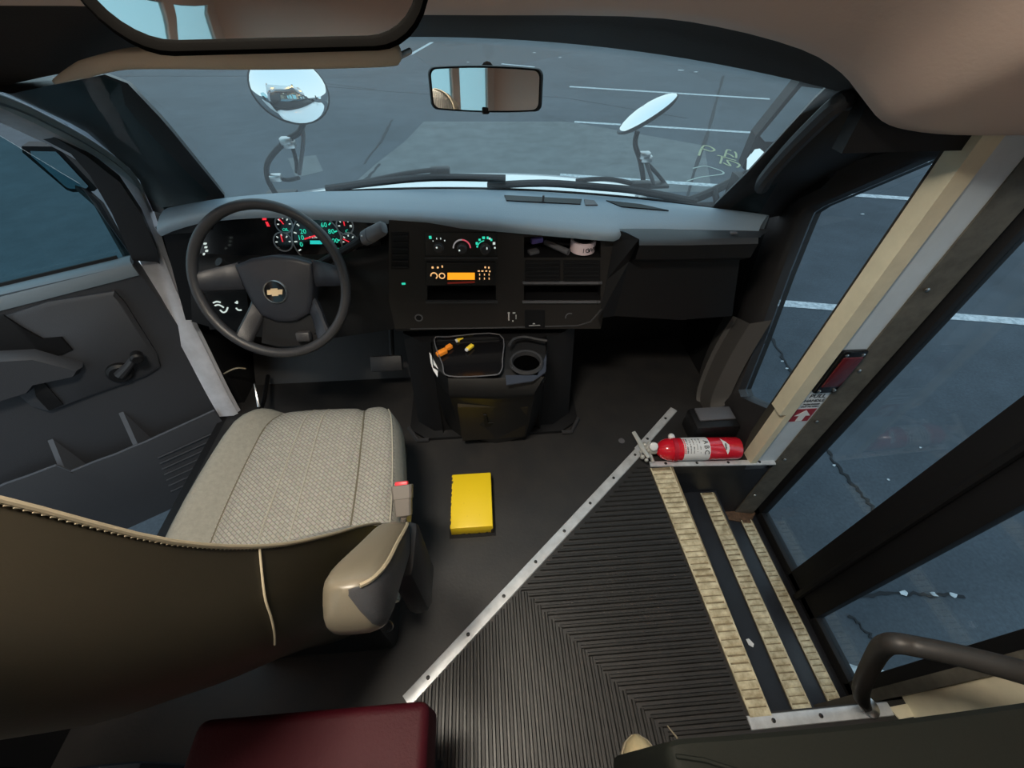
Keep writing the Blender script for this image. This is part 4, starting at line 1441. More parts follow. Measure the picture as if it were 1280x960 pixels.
pbox('stack_rib', 531, 320.5, 622, 323, 0.005, M_DARK, dash)
radio = pbox('radio', 532.5, 327, 619, 355, 0.006, M_SLATE, dash, lip=0.002)
pbox('display', 559.5, 339.8, 593.5, 348.3, 0.0015, E_AMBER, radio, base=0.006)
mba = MB()
arc_mb(542.8, 343.5, 3.3, 4.6, -60, 185, 0.0066, mba)
arc_mb(552.7, 343.5, 2.8, 4.0, 0, 360, 0.0066, mba)
for u, v, w, h in ((541, 333.2, 2.4, 2.4), (547.5, 333.2, 2.4, 2.0), (553, 332, 1.6, 2.6), (606.5, 333, 2, 2), (611, 333.4, 1.8, 2.2), (598.5, 337.6, 2.6, 1.4), (603, 337.6, 2.6, 1.4), (607.8, 337.6, 2.2, 1.4), (612.2, 338, 1.6, 1.8)):
    sq(mba, u, v, w, h, 0.0068)
for u in (599.5, 605.5, 611.3):
    for v in (342, 347):
        sq(mba, u, v, 1.1, 2.4, 0.0068)
tag(mba.build('lit_buttons', E_AMBERW, radio, smooth=0), kind='stuff')
mb = MB(); sq(mb, 576.5, 352, 34, 2.2, 0.0066); mb.build('trim_glow', mat('deep_red_print', (0.05, 0, 0), emit=(0.25, 0.02, 0.01), estr=0.35), radio, smooth=0)
for (u0, v0, u1, v1) in ((532, 375.5, 622, 378), (653, 351.5, 752, 354), (653, 375.8, 750, 377.8)):
    pbox('stack_rib', u0, v0, u1, v1, 0.007, M_GREYP if u0 > 600 else M_DARK, dash, lip=0.001)
for u, v in ((749, 352.5), (746, 376.5)):
    mb = MB(); sq(mb, u, v, 1.6, 1.6, 0.009); mb.build('bright_tip', M_STEEL, dash)
# vents: louvred
for (u0, v0, u1, v1, k, vert) in ((656, 325, 700, 351, 5, False), (704, 325, 750, 351, 5, False), (489, 290, 511, 336, 6, False)):
    vt = pbox('air_vent', u0, v0, u1, v1, 0.003, M_BLACKR, dash)
    for i in range(k):
        v = v0 + (v1 - v0) * (i + 0.6) / k
        pbox('louver', u0 + 1.5, v - 0.7, u1 - 1.5, v + 0.7, 0.004, M_BLACK, vt, base=0.003)
pbox('outlet_door', 656, 387, 681, 409, 0.004, M_BLACKR, dash, lip=0.001)
mb = text_mb('12V', 0.009, frame(St(668.5, 404.5, 0.0045), (1, 0, 0), SN.cross(Vector((1, 0, 0))))) if False else MB()
sq(mb, 668, 406, 14, 0.9, 0.0045); sq(mb, 667, 403.8, 3, 1.2, 0.0045)
tag(mb.build('printed_mark', mat('grey_print', (0.35, 0.35, 0.35), 0.5), dash, smooth=0), kind='stuff')
mb = MB()
arc_mb(712, 396, 4.4, 5.6, 60, 200, 0.001, mb); mb.build('outlet_ring', M_GREYP, dash, smooth=0)
mb = MB()
for a, b in (((524, 397), 6),):
    pass
arc_mb(523.5, 397, 3.6, 5.2, 0, 360, 0.001, mb); mb.build('lighter_ring', M_GREYP, dash, smooth=0)
sdisc('lighter_socket', 523.5, 397, 3.6, 0.002, M_BLACKR, dash)
mb = MB()
for u, v, w, h in ((636, 396, 1.6, 10), (636, 391, 2.6, 2), (642.5, 391, 3.4, 1.8), (641, 401, 1.6, 2), (645, 396, 0.8, 6)):
    sq(mb, u, v, w, h, 0.001)
tag(mb.build('switch_marks', mat('pale_print', (0.5, 0.5, 0.5), 0.5), dash, smooth=0), kind='stuff')
mb = MB(); sq(mb, 504.5, 354.5, 4.6, 2.4, 0.001); mb.build('lit_switch', E_GREEN, dash, smooth=0)
# lower edge line
mb = MB(); mb.tube([St(513, 411, 0.001), St(620, 409.5, 0.001), St(722, 407, 0.001), St(738, 402, 0.001), St(752, 386, 0.001)], 0.0025, 6); mb.build('stack_edge', M_DARK, dash)
# shelf under the stack
mb = MB(); mb.prism([St(494, 411), St(747, 402), St(740, 402) + Vector((0, 0.3, -0.02)), St(494, 411) + Vector((0, 0.3, -0.02))], (0, 0, -0.01)); mb.build('stack_underside', M_BLACK, dash, smooth=0)

# things kept in the cubby
def cub(u, v, back=0.03):
    p = St(u, v)
    return p + Vector((0, back, 0))


fl = St(700, 321).z + 0.001
c = cub(731, 318, 0.035)
tr_ = thing('tape_roll', (c.x, c.y, fl), 'roll of pink and white tape in the dash cubby', 'tape')
TM = Matrix.Translation((c.x, c.y, fl))
mb = MB(); mb.lathe([(0.030, 0.0), (0.036, 0.0), (0.036, 0.032), (0.030, 0.032)], TM, 28, False); mb.build('tape_band', mat('pink_white_label', (0.80, 0.66, 0.70), 0.5), tr_)
mb = MB(); mb.lathe([(0.030, 0.001), (0.030, 0.034), (0.024, 0.034), (0.024, 0.001)], TM, 28, False); mb.build('tape_core', M_DARK, tr_)
mb = MB()
for k, ch in enumerate('IGW'):
    a = math.radians(-98 + 17 * k)
    d = Vector((math.cos(a), math.sin(a), 0))
    text_mb(ch, 0.018, frame(Vector((c.x, c.y, fl + 0.014)) + d * 0.0363, Vector((-math.sin(a), math.cos(a), 0)), (0, 0, 1)), mb=mb)
tag(mb.build('lettering', M_INK, tr_, smooth=0), kind='stuff')
mb = MB()
for k in range(5):
    a0_, a1_ = math.radians(-45 + 7 * k), math.radians(-45 + 7 * (k + 1))
    mb.loft([[Vector((c.x + 0.0366 * math.cos(a), c.y + 0.0366 * math.sin(a), fl + z)) for a in (a0_, a1_)] for z in (0.008, 0.020)])
mb.build('dark_print', M_INK, tr_, smooth=0)


def small_box(name, u, v, size, rz, m, lab, cat, back=0.03, extra=None, dz=0.0):
    c = cub(u, v, back)
    R = Matrix.Translation((c.x, c.y, fl + size[2] / 2 + dz)) @ Matrix.Rotation(math.radians(rz), 4, 'Z')
    mb = MB(); mb.box((0, 0, 0), size, R, bev=min(size) * 0.25)
    o = mb.build(name, m)
    return tag(o, lab, cat), R


o, R = small_box('small_box', 668, 312, (0.030, 0.020, 0.010), 20, M_GREYP, 'small grey plastic piece at the left end of the dash cubby', 'clip', 0.02)
o, R = small_box('marker_cap', 674, 306, (0.036, 0.016, 0.016), 15, M_PURPLE, 'small purple plastic piece in the dash cubby', 'cap', 0.055, dz=0.012)
mb = MB()
a, b = cub(685, 316, 0.06), cub(711, 318, 0.004)
mb.tube([Vector((a.x, a.y, fl + 0.012)), Vector((b.x, b.y, fl + 0.009))], [0.008, 0.009], 10)
tag(mb.build('flashlight', M_GREYP), 'short grey rod lying slanted in the dash cubby', 'rod')
mb = MB()
a, b = cub(684, 308, 0.075), cub(718, 310, 0.05)
mb.tube([Vector((a.x, a.y, fl + 0.006)), Vector((b.x, b.y, fl + 0.006))], 0.004, 8)
tag(mb.build('pen', M_DARK), 'thin dark pen lying behind the slanted rod in the dash cubby', 'pen')

# instrument cluster
CN = Vector((0, -math.cos(math.radians(20)), math.sin(math.radians(20))))
CP = at(395, 292, y=1.15)


def Cl(u, v, off=0.0):
    return on(u, v, CP, CN, off)


CK = (Cl(405, 292) - Cl(395, 292)).length / 10
CYv = CN.cross(Vector((1, 0, 0)))
clq = [Cl(u, v) for u, v in ((238, 272), (470, 268), (478, 318), (440, 330), (240, 330))]
mb = MB(); mb.prism(clq, CN * -0.01); clus = mb.build('gauge_cluster', M_GLOSS, dash, smooth=0)


def c_arc(u, v, r0, r1, a0, a1, mb=None, base=0.002, n=24):
    F_ = frame(Cl(u, v, base), (1, 0, 0), CYv)
    mb = mb or MB()
    rows = [[F_ @ Vector((r * CK * math.cos(math.radians(a0 + (a1 - a0) * i / n)), r * CK * math.sin(math.radians(a0 + (a1 - a0) * i / n)), z)) for i in range(n + 1)] for r, z in ((r0, 0.0), (r0, 0.002), (r1, 0.002), (r1, 0.0))]
    mb.loft(rows)
    return mb


def c_tick(mbx, u, v, r0, r1, ang, w, base=0.003):
    F_ = frame(Cl(u, v, base), (1, 0, 0), CYv) @ Matrix.Rotation(math.radians(ang), 4, 'Z')
    mbx.box(((r0 + r1) / 2 * CK, 0, 0), ((r1 - r0) * CK, w * CK, 0.001), F_)


def c_text(mbx, s, u, v, px):
    text_mb(s, px * CK * 1.35, frame(Cl(u, v, 0.0035), (1, 0, 0), CYv), 0.0004, mb=mbx)


M_RING = mat('gauge_ring', (0.35, 0.36, 0.38), 0.3, 0.8)
small = ((355.5, 280, 10.5), (354.5, 302, 11.5), (431.5, 282, 10.5), (437, 302, 11.0))
speed = (397, 300, 31)
for (u, v, r) in small + (speed,):
    a0_, a1_ = (0, 360) if r < 20 else (-40, 220)
    g = c_arc(u, v, r - 0.8, r + 0.8, a0_, a1_).build('gauge_rim', M_RING, clus, smooth=0)
mbg, mbw = MB(), MB()
for i in range(11):
    ang = 205 - i * 23
    c_tick(mbg if i > 3 else mbw, speed[0], speed[1], 25.5, 29, ang, 1.5)
for s, ang in (('0', 196), ('10', 172), ('20', 149), ('40', 104), ('60', 66), ('80', 31), ('100', -3)):
    a = math.radians(ang)
    c_text(mbg, s, speed[0] + 20.5 * math.cos(a), speed[1] - 20.5 * math.sin(a), 6.0)
for (u, v, r) in small:
    for i in range(5):
        c_tick(mbw, u, v, r - 4.5, r - 2, 180 - 45 * i, 1.3)
c_text(mbg, 'OIL', 357.5, 287, 3.6); c_text(mbg, 'C', 434, 289, 4); c_text(mbw, 'H', 439, 283, 3)
tag(mbg.build('lit_numerals', E_GREEN, clus, smooth=0), kind='stuff')
tag(mbw.build('lit_ticks', E_WHITE, clus, smooth=0), kind='stuff')
mb = MB()
c_tick(mb, 396, 294, -1, -18 + 34, 194, 1.8, 0.006)
for (u, v, r), ang in zip(small, (120, 92, 92, 150)):
    c_tick(mb, u, v, 0, r - 3, ang, 1.2, 0.006)
tag(mb.build('needle', E_RED, clus, smooth=0), kind='stuff')
mb = MB(); mb.prism([Cl(u, v, 0.002) for u, v in ((388, 300.5), (403, 300.5), (403, 305), (388, 305))], CN * 0.001); mb.build('odometer', mat('lit_teal_display', (0, 0.05, 0.05), emit=(0.02, 0.62, 0.55), estr=0.9), clus, smooth=0)
mb = text_mb('P R N D', 4.0 * CK, frame(Cl(394, 296.5, 0.003), (1, 0, 0), CYv)); tag(mb.build('gear_letters', E_WHITE, clus, smooth=0), kind='stuff')
mb = MB()
for u, v, w, h in ((331, 273, 5, 4),):
    mb.prism([Cl(u - w / 2, v - h / 2, 0.002), Cl(u + w / 2, v - h / 2, 0.002), Cl(u + w / 2, v + h / 2, 0.002), Cl(u - w / 2, v + h / 2, 0.002)], CN * 0.001)
mb.prism([Cl(332, 277, 0.002), Cl(335, 277, 0.002), Cl(338, 283, 0.002), Cl(334.5, 283, 0.002)], CN * 0.001)
mb.build('warning_light', E_RED, clus, smooth=0)
# brow sides, lower bolster below the cluster, left end of the dash
mb = MB()
lowt = [at(u, v, y=1.10) for u, v in ((236, 326), (300, 328), (400, 326), (470, 318), (490, 310))]
lowb = [at(u, v, y=1.06) for u, v in ((240, 402), (300, 420), (400, 425), (470, 415), (494, 411))]
mb.loft([[p + Vector((0, 0.1, 0.01)) for p in lowt], lowt, [p + Vector((0, -0.02, -0.02)) for p in lowt], lowb, [p + Vector((0, 0.2, 0.0)) for p in lowb]])
mb.build('knee_panel', M_BLACK, dash, smooth=50)
mb = MB()
e0 = [at(u, v, y=1.13) for u, v in ((194, 284), (214, 276), (250, 268), (250, 290), (200, 294))]
mb.prism(e0, (0, 0.1, 0)); mb.build('end_cap', M_DARK, dash, smooth=0)
mb = MB()
e1 = [at(u, v, y=1.15) for u, v in ((204, 294), (250, 290), (250, 400), (232, 400))]
mb.prism(e1, (0, 0.1, 0)); lsw = mb.build('switch_panel', M_BLACKR, dash, smooth=0)
mbw = MB()
for u, v, w, h in ((256, 305, 3.5, 1.6), (257, 309.5, 3, 1.6), (258, 314, 3, 2), (254.5, 318, 2, 2), (275, 333, 2, 4)):
    q = [at(u - w / 2, v - h / 2, y=1.085), at(u + w / 2, v - h / 2, y=1.085), at(u + w / 2, v + h / 2, y=1.085), at(u - w / 2, v + h / 2, y=1.085)]
    mbw.prism(q, (0, 0.004, 0))
tag(mbw.build('lit_switch_marks', E_WHITE, lsw, smooth=0), kind='stuff')


def kn(u, v):
    return at(u, v, y=1.045)


mb = MB(); mb.prism([kn(u, v) for u, v in ((254, 366), (308, 364), (313, 410), (262, 412))], (0, 0.06, 0)); kp = mb.build('lower_switch_pod', M_BLACK, dash, smooth=0)
mbw = MB()
for pts in (((267, 378), (271, 376.5), (276, 377.5)), ((269, 381.5), (273, 380.5), (277, 382), (280, 384)), ((275.5, 387), (279, 390), (283, 388.5), (285, 384)), ((295.5, 384.5), (298, 387), (302, 387)), ((294, 377.5), (297, 378.5), (296.5, 376))):
    mbw.tube(catmull([kn(*p) + Vector((0, -0.002, 0)) for p in pts], 3), 0.0022, 5)
tag(mbw.build('lit_switch_marks', E_WHITE, kp), kind='stuff')

# passenger side: airbag pad over the glove panel
pl = [at(u, v, y=1.03) for u, v in ((772, 284), (800, 301), (955, 298), (975, 284))]
mb = MB()
A0 = [at(u, v, y=1.05) for u, v in ((774, 286), (850, 286), (965, 286))]
A1 = [at(u, v, y=0.995) for u, v in ((799, 299), (860, 299), (948, 297))]
A2 = [p + Vector((0, -0.010, -0.012)) for p in A1]
A3 = [p + Vector((0, -0.004, -0.055)) for p in A1]
A4 = [p + Vector((0, 0.035, -0.085)) for p in A1]
A5 = [at(u, v, y=1.06) for u, v in ((768, 395), (850, 400), (915, 395))]
A6 = [p + Vector((0, 0.3, 0.0)) for p in A5]
mb.loft([A0, A1, A2])
mb.build('passenger_pad', mat('pad_plastic', (0.034, 0.038, 0.044), 0.45, bump=0.2, bscale=400), dash, smooth=50)
mb = MB(); mb.loft([A2, A3, A4, A5, A6]); mb.build('glove_panel', M_BLACK, dash, smooth=40)
mb = MB(); mb.loft([[A0[0] + Vector((0, 0, -0.004)), A1[0], A4[0], A5[0]], [St(767, 290), St(767, 300), St(758, 350), St(748, 398)]]); mb.build('pad_side', M_BLACK, dash, smooth=0)
mb = MB(); mb.box(at(917, 291, y=1.01), (0.018, 0.012, 0.006), bev=0.002); mb.build('pad_clip', M_GREYP, dash)

# ================================================================== STEERING COLUMN AND WHEEL
WC = Vector((-0.450, 0.91, 1.6054))
tilt, wroll = math.radians(24.9), 0.0
WN = Vector((math.cos(tilt) * math.sin(wroll), -math.cos(tilt) * math.cos(wroll), math.sin(tilt)))
WX = Vector((math.cos(wroll), math.sin(wroll), 0))
WF = frame(WC, WX, WN.cross(WX))
col = thing('steering_shroud', WC - WN * 0.25 - Vector((0, 0, 0.05)), 'black steering column with shift lever behind the wheel', 'column')
mb = MB()
rows = []
for z_, sx_, sy_, oy in ((-0.078, 0.040, 0.045, -0.01), (-0.09, 0.058, 0.062, -0.012), (-0.16, 0.062, 0.070, -0.02), (-0.26, 0.055, 0.06, -0.02)):
    rows.append([WF @ Vector((sx_ * math.cos(a * math.pi / 10), sy_ * math.sin(a * math.pi / 10) + oy, z_)) for a in range(20)])
mb.loft(rows, True, True); mb.build('column_shroud', M_BLACK, col, smooth=50)
root_p = WF @ Vector((0.06, 0.02, -0.11))
kpt = [at(446, 304, y=0.985), at(454, 299, y=0.975), at(459, 296, y=0.97), at(481, 284, y=0.955)]
mb = MB(); mb.tube([root_p, kpt[0], kpt[1]], [0.012, 0.010, 0.013], 10); sl = mb.build('shift_lever', M_BLACK, col)
ax = (kpt[3] - kpt[1])
sd = ax.cross(Vector((0, -0.6, 0.8))).normalized()
upn = sd.cross(ax).normalized()
mb = MB()
rows = []
for t, w_, h_ in ((0.0, 0.010, 0.009), (0.04, 0.0165, 0.012), (0.3, 0.0175, 0.013), (0.32, 0.0150, 0.0115), (0.36, 0.0175, 0.013), (0.9, 0.016, 0.012), (0.97, 0.013, 0.010), (1.0, 0.006, 0.005)):
    p = kpt[1] + ax * t
    rows.append([p + sd * w_ * math.copysign(abs(math.cos(a * math.pi / 8)) ** 0.6, math.cos(a * math.pi / 8)) + upn * h_ * math.copysign(abs(math.sin(a * math.pi / 8)) ** 0.6, math.sin(a * math.pi / 8)) for a in range(16)])
mb.loft(rows, True, True); mb.build('shift_knob', M_GREYP, col, smooth=40)
mb = MB(); mb.box(kpt[1] + ax * 0.14 + upn * 0.0125, (0.004, 0.004, 0.003)); mb.build('knob_mark', M_LABEL, sl)
mb = MB(); mb.tube([WF @ Vector((-0.05, 0.01, -0.12)), WF @ Vector((-0.13, 0.02, -0.11)), at(273, 327, y=0.99)], [0.010, 0.009, 0.011], 10); mb.build('signal_stalk', M_BLACK, col)
mb = MB(); mb.tube([WF @ Vector((-0.01, -0.06, -0.12)), WF @ Vector((0.065, -0.14, -0.05))], [0.008, 0.008], 8); mb.build('tilt_lever', M_BLACK, col)

wh = thing('steering_wheel', WC, 'black four spoke steering wheel with a gold badge', 'steering wheel')
RW = 0.1758
mb = MB()
rows = []
for k in range(72):
    a = 2 * math.pi * k / 72
    c = Vector((RW * math.cos(a), RW * math.sin(a), 0))
    d = Vector((math.cos(a), math.sin(a), 0))
    rows.append([WF @ (c + d * 0.0118 * math.cos(q * math.pi / 7) + Vector((0, 0, 0.0128 * math.sin(q * math.pi / 7)))) for q in range(14)])
rows.append(rows[0])
mb.loft(rows, True)
M_WHEEL = mat('wheel_leather', (0.024, 0.024, 0.027), 0.42, bump=0.3, bscale=500)
M_HUB = mat('hub_plastic', (0.015, 0.017, 0.024), 0.45, bump=0.15, bscale=500)
mb.build('rim', M_WHEEL, wh, smooth=80)


def wpoly(name, pts, z0, z1, m, bev=0.006, parent=None, dome=0.0):
    pts = [Vector((a, b, 0)) for a, b in pts]
    cen = sum(pts, Vector()) / len(pts)
    mb = MB()
    r0 = [WF @ (p + Vector((0, 0, z0))) for p in pts]
    r1 = [WF @ (p + Vector((0, 0, z1 - bev))) for p in pts]
    rows = [r0, r1]
    for t, e in ((0.3, 0.15), (1.0, 0.6), (1.8, 0.9)):
        rows.append([WF @ (p.lerp(cen, t * bev / max((p - cen).length, 1e-3)) + Vector((0, 0, z1 - bev + bev * (1 - (1 - t / 1.8) ** 2)))) for p in pts])
    for s in (0.6, 0.25):
        rows.append([WF @ (cen + (p - cen) * (s * 0.9) + Vector((0, 0, z1 + dome * (1 - s * s)))) for p in pts])
    mb.loft(rows, True, True)
    return mb.build(name, m, parent or wh, smooth=45)


HY_ = -0.018
hub = [(-0.100, 0.050), (-0.052, 0.066), (0, 0.072), (0.052, 0.066), (0.100, 0.050), (0.094, 0.005), (0.080, -0.048), (0.064, -0.082), (0.028, -0.100), (0, -0.103), (-0.028, -0.100), (-0.064, -0.082), (-0.080, -0.048), (-0.094, 0.005)]
hub = [(a_ * 0.93, b_ * 0.95 - 0.006) for a_, b_ in hub]
hubo = wpoly('hub_pad', hub, -0.075, -0.030, M_HUB, 0.007, dome=0.008)


def spoke(pts_a, pts_b, m, name='spoke'):
    """bar from hub (deep) to rim; pts are pairs of corners (x, y, z)"""
    mb = MB()
    rows = []
    for t in [i / 6 for i in range(7)]:
        e = t * t * (3 - 2 * t)
        p = Vector(pts_a[0]).lerp(Vector(pts_b[0]), t); q = Vector(pts_a[1]).lerp(Vector(pts_b[1]), t)
        p.z = pts_a[0][2] + (pts_b[0][2] - pts_a[0][2]) * e; q.z = p.z
        rows.append([WF @ v for v in (p + Vector((0, 0, -0.012)), p, p.lerp(q, 0.15) + Vector((0, 0, 0.006)), p.lerp(q, 0.85) + Vector((0, 0, 0.006)), q, q + Vector((0, 0, -0.012)))])
    mb.loft(rows, True, True)
    return mb.build(name, m, wh, smooth=45)


for s in (-1, 1):
    spoke(((s * 0.088, 0.048, -0.044), (s * 0.088, -0.018, -0.044)), ((s * 0.174, 0.030, 0.0), (s * 0.174, -0.012, 0.0)), M_HUB)
    spoke(((s * 0.058, -0.085, -0.044), (s * 0.078, -0.045, -0.044)), ((s * 0.086, -0.152, 0.0), (s * 0.118, -0.129, 0.0)), M_HUB if s > 0 else M_WHEEL)
mb = MB()
mb.prism([WF @ Vector((a, b, -0.046)) for a, b in ((-0.060, -0.09), (0.060, -0.09), (0.082, -0.158), (0.04, -0.170), (-0.04, -0.170), (-0.082, -0.158))], WN * -0.012)
mb.build('lower_plate', M_BLACK, wh, smooth=0)
mb = MB(); mb.box((0.036, -0.142, -0.034), (0.036, 0.026, 0.024), WF, bev=0.006); mb.build('lower_lever', M_DARK, wh)
mb = text_mb('AIRBAG', 0.010, WF @ Matrix.Translation((0.045, -0.108, -0.029))) if False else MB()
# emblem: a ring with a gold bow tie
EC = Vector((-0.004, -0.024, -0.0205))
mb = MB()
EF = WF @ Matrix.Translation(EC)
mb.lathe([(0.026, -0.006), (0.026, 0.001), (0.001, 0.003)], EF, 32); em = mb.build('badge', M_GLOSS, wh)
mb = MB(); mb.lathe([(0.026, -0.004), (0.0285, -0.003), (0.0285, 0.002), (0.027, 0.004), (0.0255, 0.002)], EF, 40, False); mb.build('badge_ring', M_STEEL, em)
bt = [(-0.0195, -0.0065), (-0.0175, 0.0065), (-0.0085, 0.0065), (-0.0078, 0.0100), (0.0095, 0.0100), (0.0088, 0.0065), (0.0215, 0.0065), (0.0180, -0.0065), (0.0080, -0.0065), (0.0074, -0.0100), (-0.0088, -0.0100), (-0.0080, -0.0065)]
mb = MB(); mb.prism([EF @ Vector((a * 0.95, b * 0.9, 0.0028)) for a, b in bt], WN * 0.0022); mb.build('gold_bow_tie', M_GOLD, em, smooth=0)

# ================================================================== ENGINE COVER AND CONSOLE
eng = thing('engine_cover', (0.08, 1.2, FZ), 'black engine cover hump under the centre stack', 'engine cover')
mb = MB()
rows = []
for z_, gx, gy in ((FZ, 0.03, 0.03), (FZ + 0.015, 0.03, 0.03), (FZ + 0.02, 0.0, 0.0), (FZ + 0.30, -0.01, -0.02), (1.30, -0.015, -0.03)):
    rows.append([Vector((x_, y_, z_)) for x_, y_ in ((-0.235 - gx, 1.5), (-0.225 - gx, 1.05 - gy), (-0.16 - gx, 1.0 - gy), (0.30 + gx, 1.0 - gy), (0.37 + gx, 1.05 - gy), (0.385 + gx, 1.5))])
mb.loft(rows, False, False); mb.add(rows[-1], [list(range(6))])
mb.build('cover_shell', M_BLACK, eng, smooth=40)
for (a, b) in (((-0.262, 1.03), (-0.18, 0.965)), ((0.33, 0.965), (0.405, 1.03))):
    mb = MB(); mb.tube([(a[0], a[1], FZ + 0.012), ((a[0] + b[0]) / 2, min(a[1], b[1]) - 0.0, FZ + 0.012), (b[0], b[1], FZ + 0.012)], 0.008, 6); mb.build('base_flange', M_DARK, eng)

con = thing('console', (0.08, 0.95, FZ), 'black console with a tray and cup holder against the engine cover', 'console')
# plan outlines at several heights, from pixel measured rim
def cz(u, v, z):
    return at(u, v, z=z)


top_o = [cz(538, 428, 1.31), cz(541, 455, 1.30), cz(560, 473, 1.285), cz(620, 473, 1.28), cz(680, 471, 1.28), cz(684, 455, 1.29), cz(684, 428, 1.31)]
mid_o = [cz(538, 440, 1.27), cz(543, 474, 1.25), cz(562, 497, 1.235), cz(620, 499, 1.23), cz(668, 495, 1.235), cz(682, 474, 1.25), cz(686, 440, 1.27)]
bot_o = [cz(556, 520, FZ), cz(560, 535, FZ), cz(580, 549, FZ), cz(620, 554, FZ), cz(656, 548, FZ), cz(668, 535, FZ), cz(672, 520, FZ)]
for r in (top_o, mid_o):
    r[0].y = 1.03; r[-1].y = 1.03
bot_o[0].y = 0.985; bot_o[-1].y = 0.985
mid2 = [p + Vector((0, 0.012, -0.012)) for p in mid_o]
mb = MB(); mb.loft([bot_o, [a.lerp(b, 0.5) + Vector((0, -0.012, 0)) for a, b in zip(bot_o, mid2)], mid2]); M_CONS = mat('console_black', (0.004, 0.004, 0.0042), 0.4, spec=0.3)
body = mb.build('console_body', M_CONS, con, smooth=40)
mb = MB(); mb.loft([mid2, mid_o, [p + Vector((0, 0.002, 0.012)) for p in mid_o], top_o])
mb.build('upper_shell', M_CONS, con, smooth=40)
# brown front panel with a latch
def cf(u, v, off=0.0):
    p0, n0 = (mid2[3] + bot_o[3]) / 2, (Vector((1, 0, 0)).cross(mid2[3] - bot_o[3])).normalized()
    if n0.y > 0:
        n0 = -n0
    return on(u, v, p0, n0, 0.003 + off), n0


fp = [cf(*p)[0] for p in ((572, 508), (660, 508), (655, 545), (578, 550))]
nn = cf(600, 520)[1]
mb = MB(); mb.prism(fp, nn * -0.02); mb.build('front_panel', mat('dark_olive_plastic', (0.020, 0.015, 0.006), 0.4, spec=0.3), con, smooth=0)
lt = [cf(u, v, 0.002)[0] for u, v in ((604, 516), (608, 516), (610, 526), (625, 525), (625, 529), (606, 531))]
mb = MB(); mb.prism(lt, nn * 0.004); mb.build('latch', M_BLACKR, con, smooth=0)
# tray: sunken floor with a bright rim
tp = [(543, 424), (553, 455), (561, 470), (615, 469), (626, 464), (628, 450), (624, 418), (560, 421)]
trp = []
for u, v in tp:
    zz = 1.312 - (v - 418) / 52 * 0.022
    trp.append(at(u, v, z=zz))
mb = MB(); cen = sum(trp, Vector()) / len(trp)
rim_ = catmull(trp, 4, True)
mb.loft([rim_, [p + Vector((0, 0, -0.018)) + (cen - p) * 0.05 for p in rim_]], True); mb.add([p + Vector((0, 0, -0.018)) + (cen - p) * 0.05 for p in rim_], [list(range(len(rim_)))])
tray = mb.build('tray', M_GLOSS, con, smooth=30)
mb = MB(); mb.tube(rim_, 0.0019, 6, closed=True); mb.build('tray_rim', M_GREYP, con)
# deck around tray + cup holder
CUPR = 0.043
cupc = at(658, 452, z=1.298)
deck_o = [p.copy() for p in top_o]
mb = MB()
mb.add(deck_o + [Vector((deck_o[-1].x, 1.06, 1.315)), Vector((deck_o[0].x, 1.06, 1.315))], [list(range(9))])
dk = [v - Vector((0, 0, 0.022)) for v in mb.v]
mb = MB(); mb.add(dk, [list(range(9))]); mb.build('deck', M_BLACK, con, smooth=0)
mb = MB()
n_ = 28
mb.lathe([(CUPR + 0.010, -0.004), (CUPR + 0.006, 0.004), (CUPR, 0.003), (CUPR - 0.003, -0.015)], Matrix.Translation(cupc), n_, False)
mb.build('cup_holder', M_DARK, con, smooth=60)
mb = MB(); mb.lathe([(CUPR - 0.001, 0.001), (0.001, 0.0005)], Matrix.Translation(cupc + Vector((0, 0, -0.012))), n_, False); mb.build('cup_well_shade', mat('well_shade_black', (0.001, 0.001, 0.001), 1.0, spec=0.0), con)  # flat black disc stands in for the shade down the cup hole
pd = [at(u, v, z=1.287) for u, v in ((632, 470), (633, 482), (666, 477), (682, 466), (684, 440), (672, 470))]
mb = MB(); mb.prism(pd, (0, 0, 0.004)); mb.build('holder_shelf', mat('slate_plastic', (0.035, 0.042, 0.06), 0.35), con, smooth=0)
hood_ = [at(u, v, z=1.325) for u, v in ((636, 432), (642, 424), (655, 421), (672, 424), (684, 426))]
mb = MB(); mb.tube(catmull(hood_, 4), 0.004, 6); mb.build('holder_rim', M_DARK, con)
wr_ = [at(u, v, y=trp[1].y - 0.002) for u, v in ((537, 442), (539, 442), (547, 462), (547, 471), (540, 460))]
mb = MB(); mb.prism([at(u, v, z=1.285) for u, v in ((537, 441), (540, 446), (547.5, 461), (547, 472), (541, 462), (538, 452))], (0, 0, 0.003)); mb.build('white_sticker', M_LABEL, con, smooth=0)
mb = MB()
for u, v in ((641, 459), (676, 455), (675, 459)):
    mb.sphere(at(u, v, z=1.298), 0.003, seg=8, rings=5)
tag(mb.build('bright_clips', M_STEEL, con), kind='stuff')
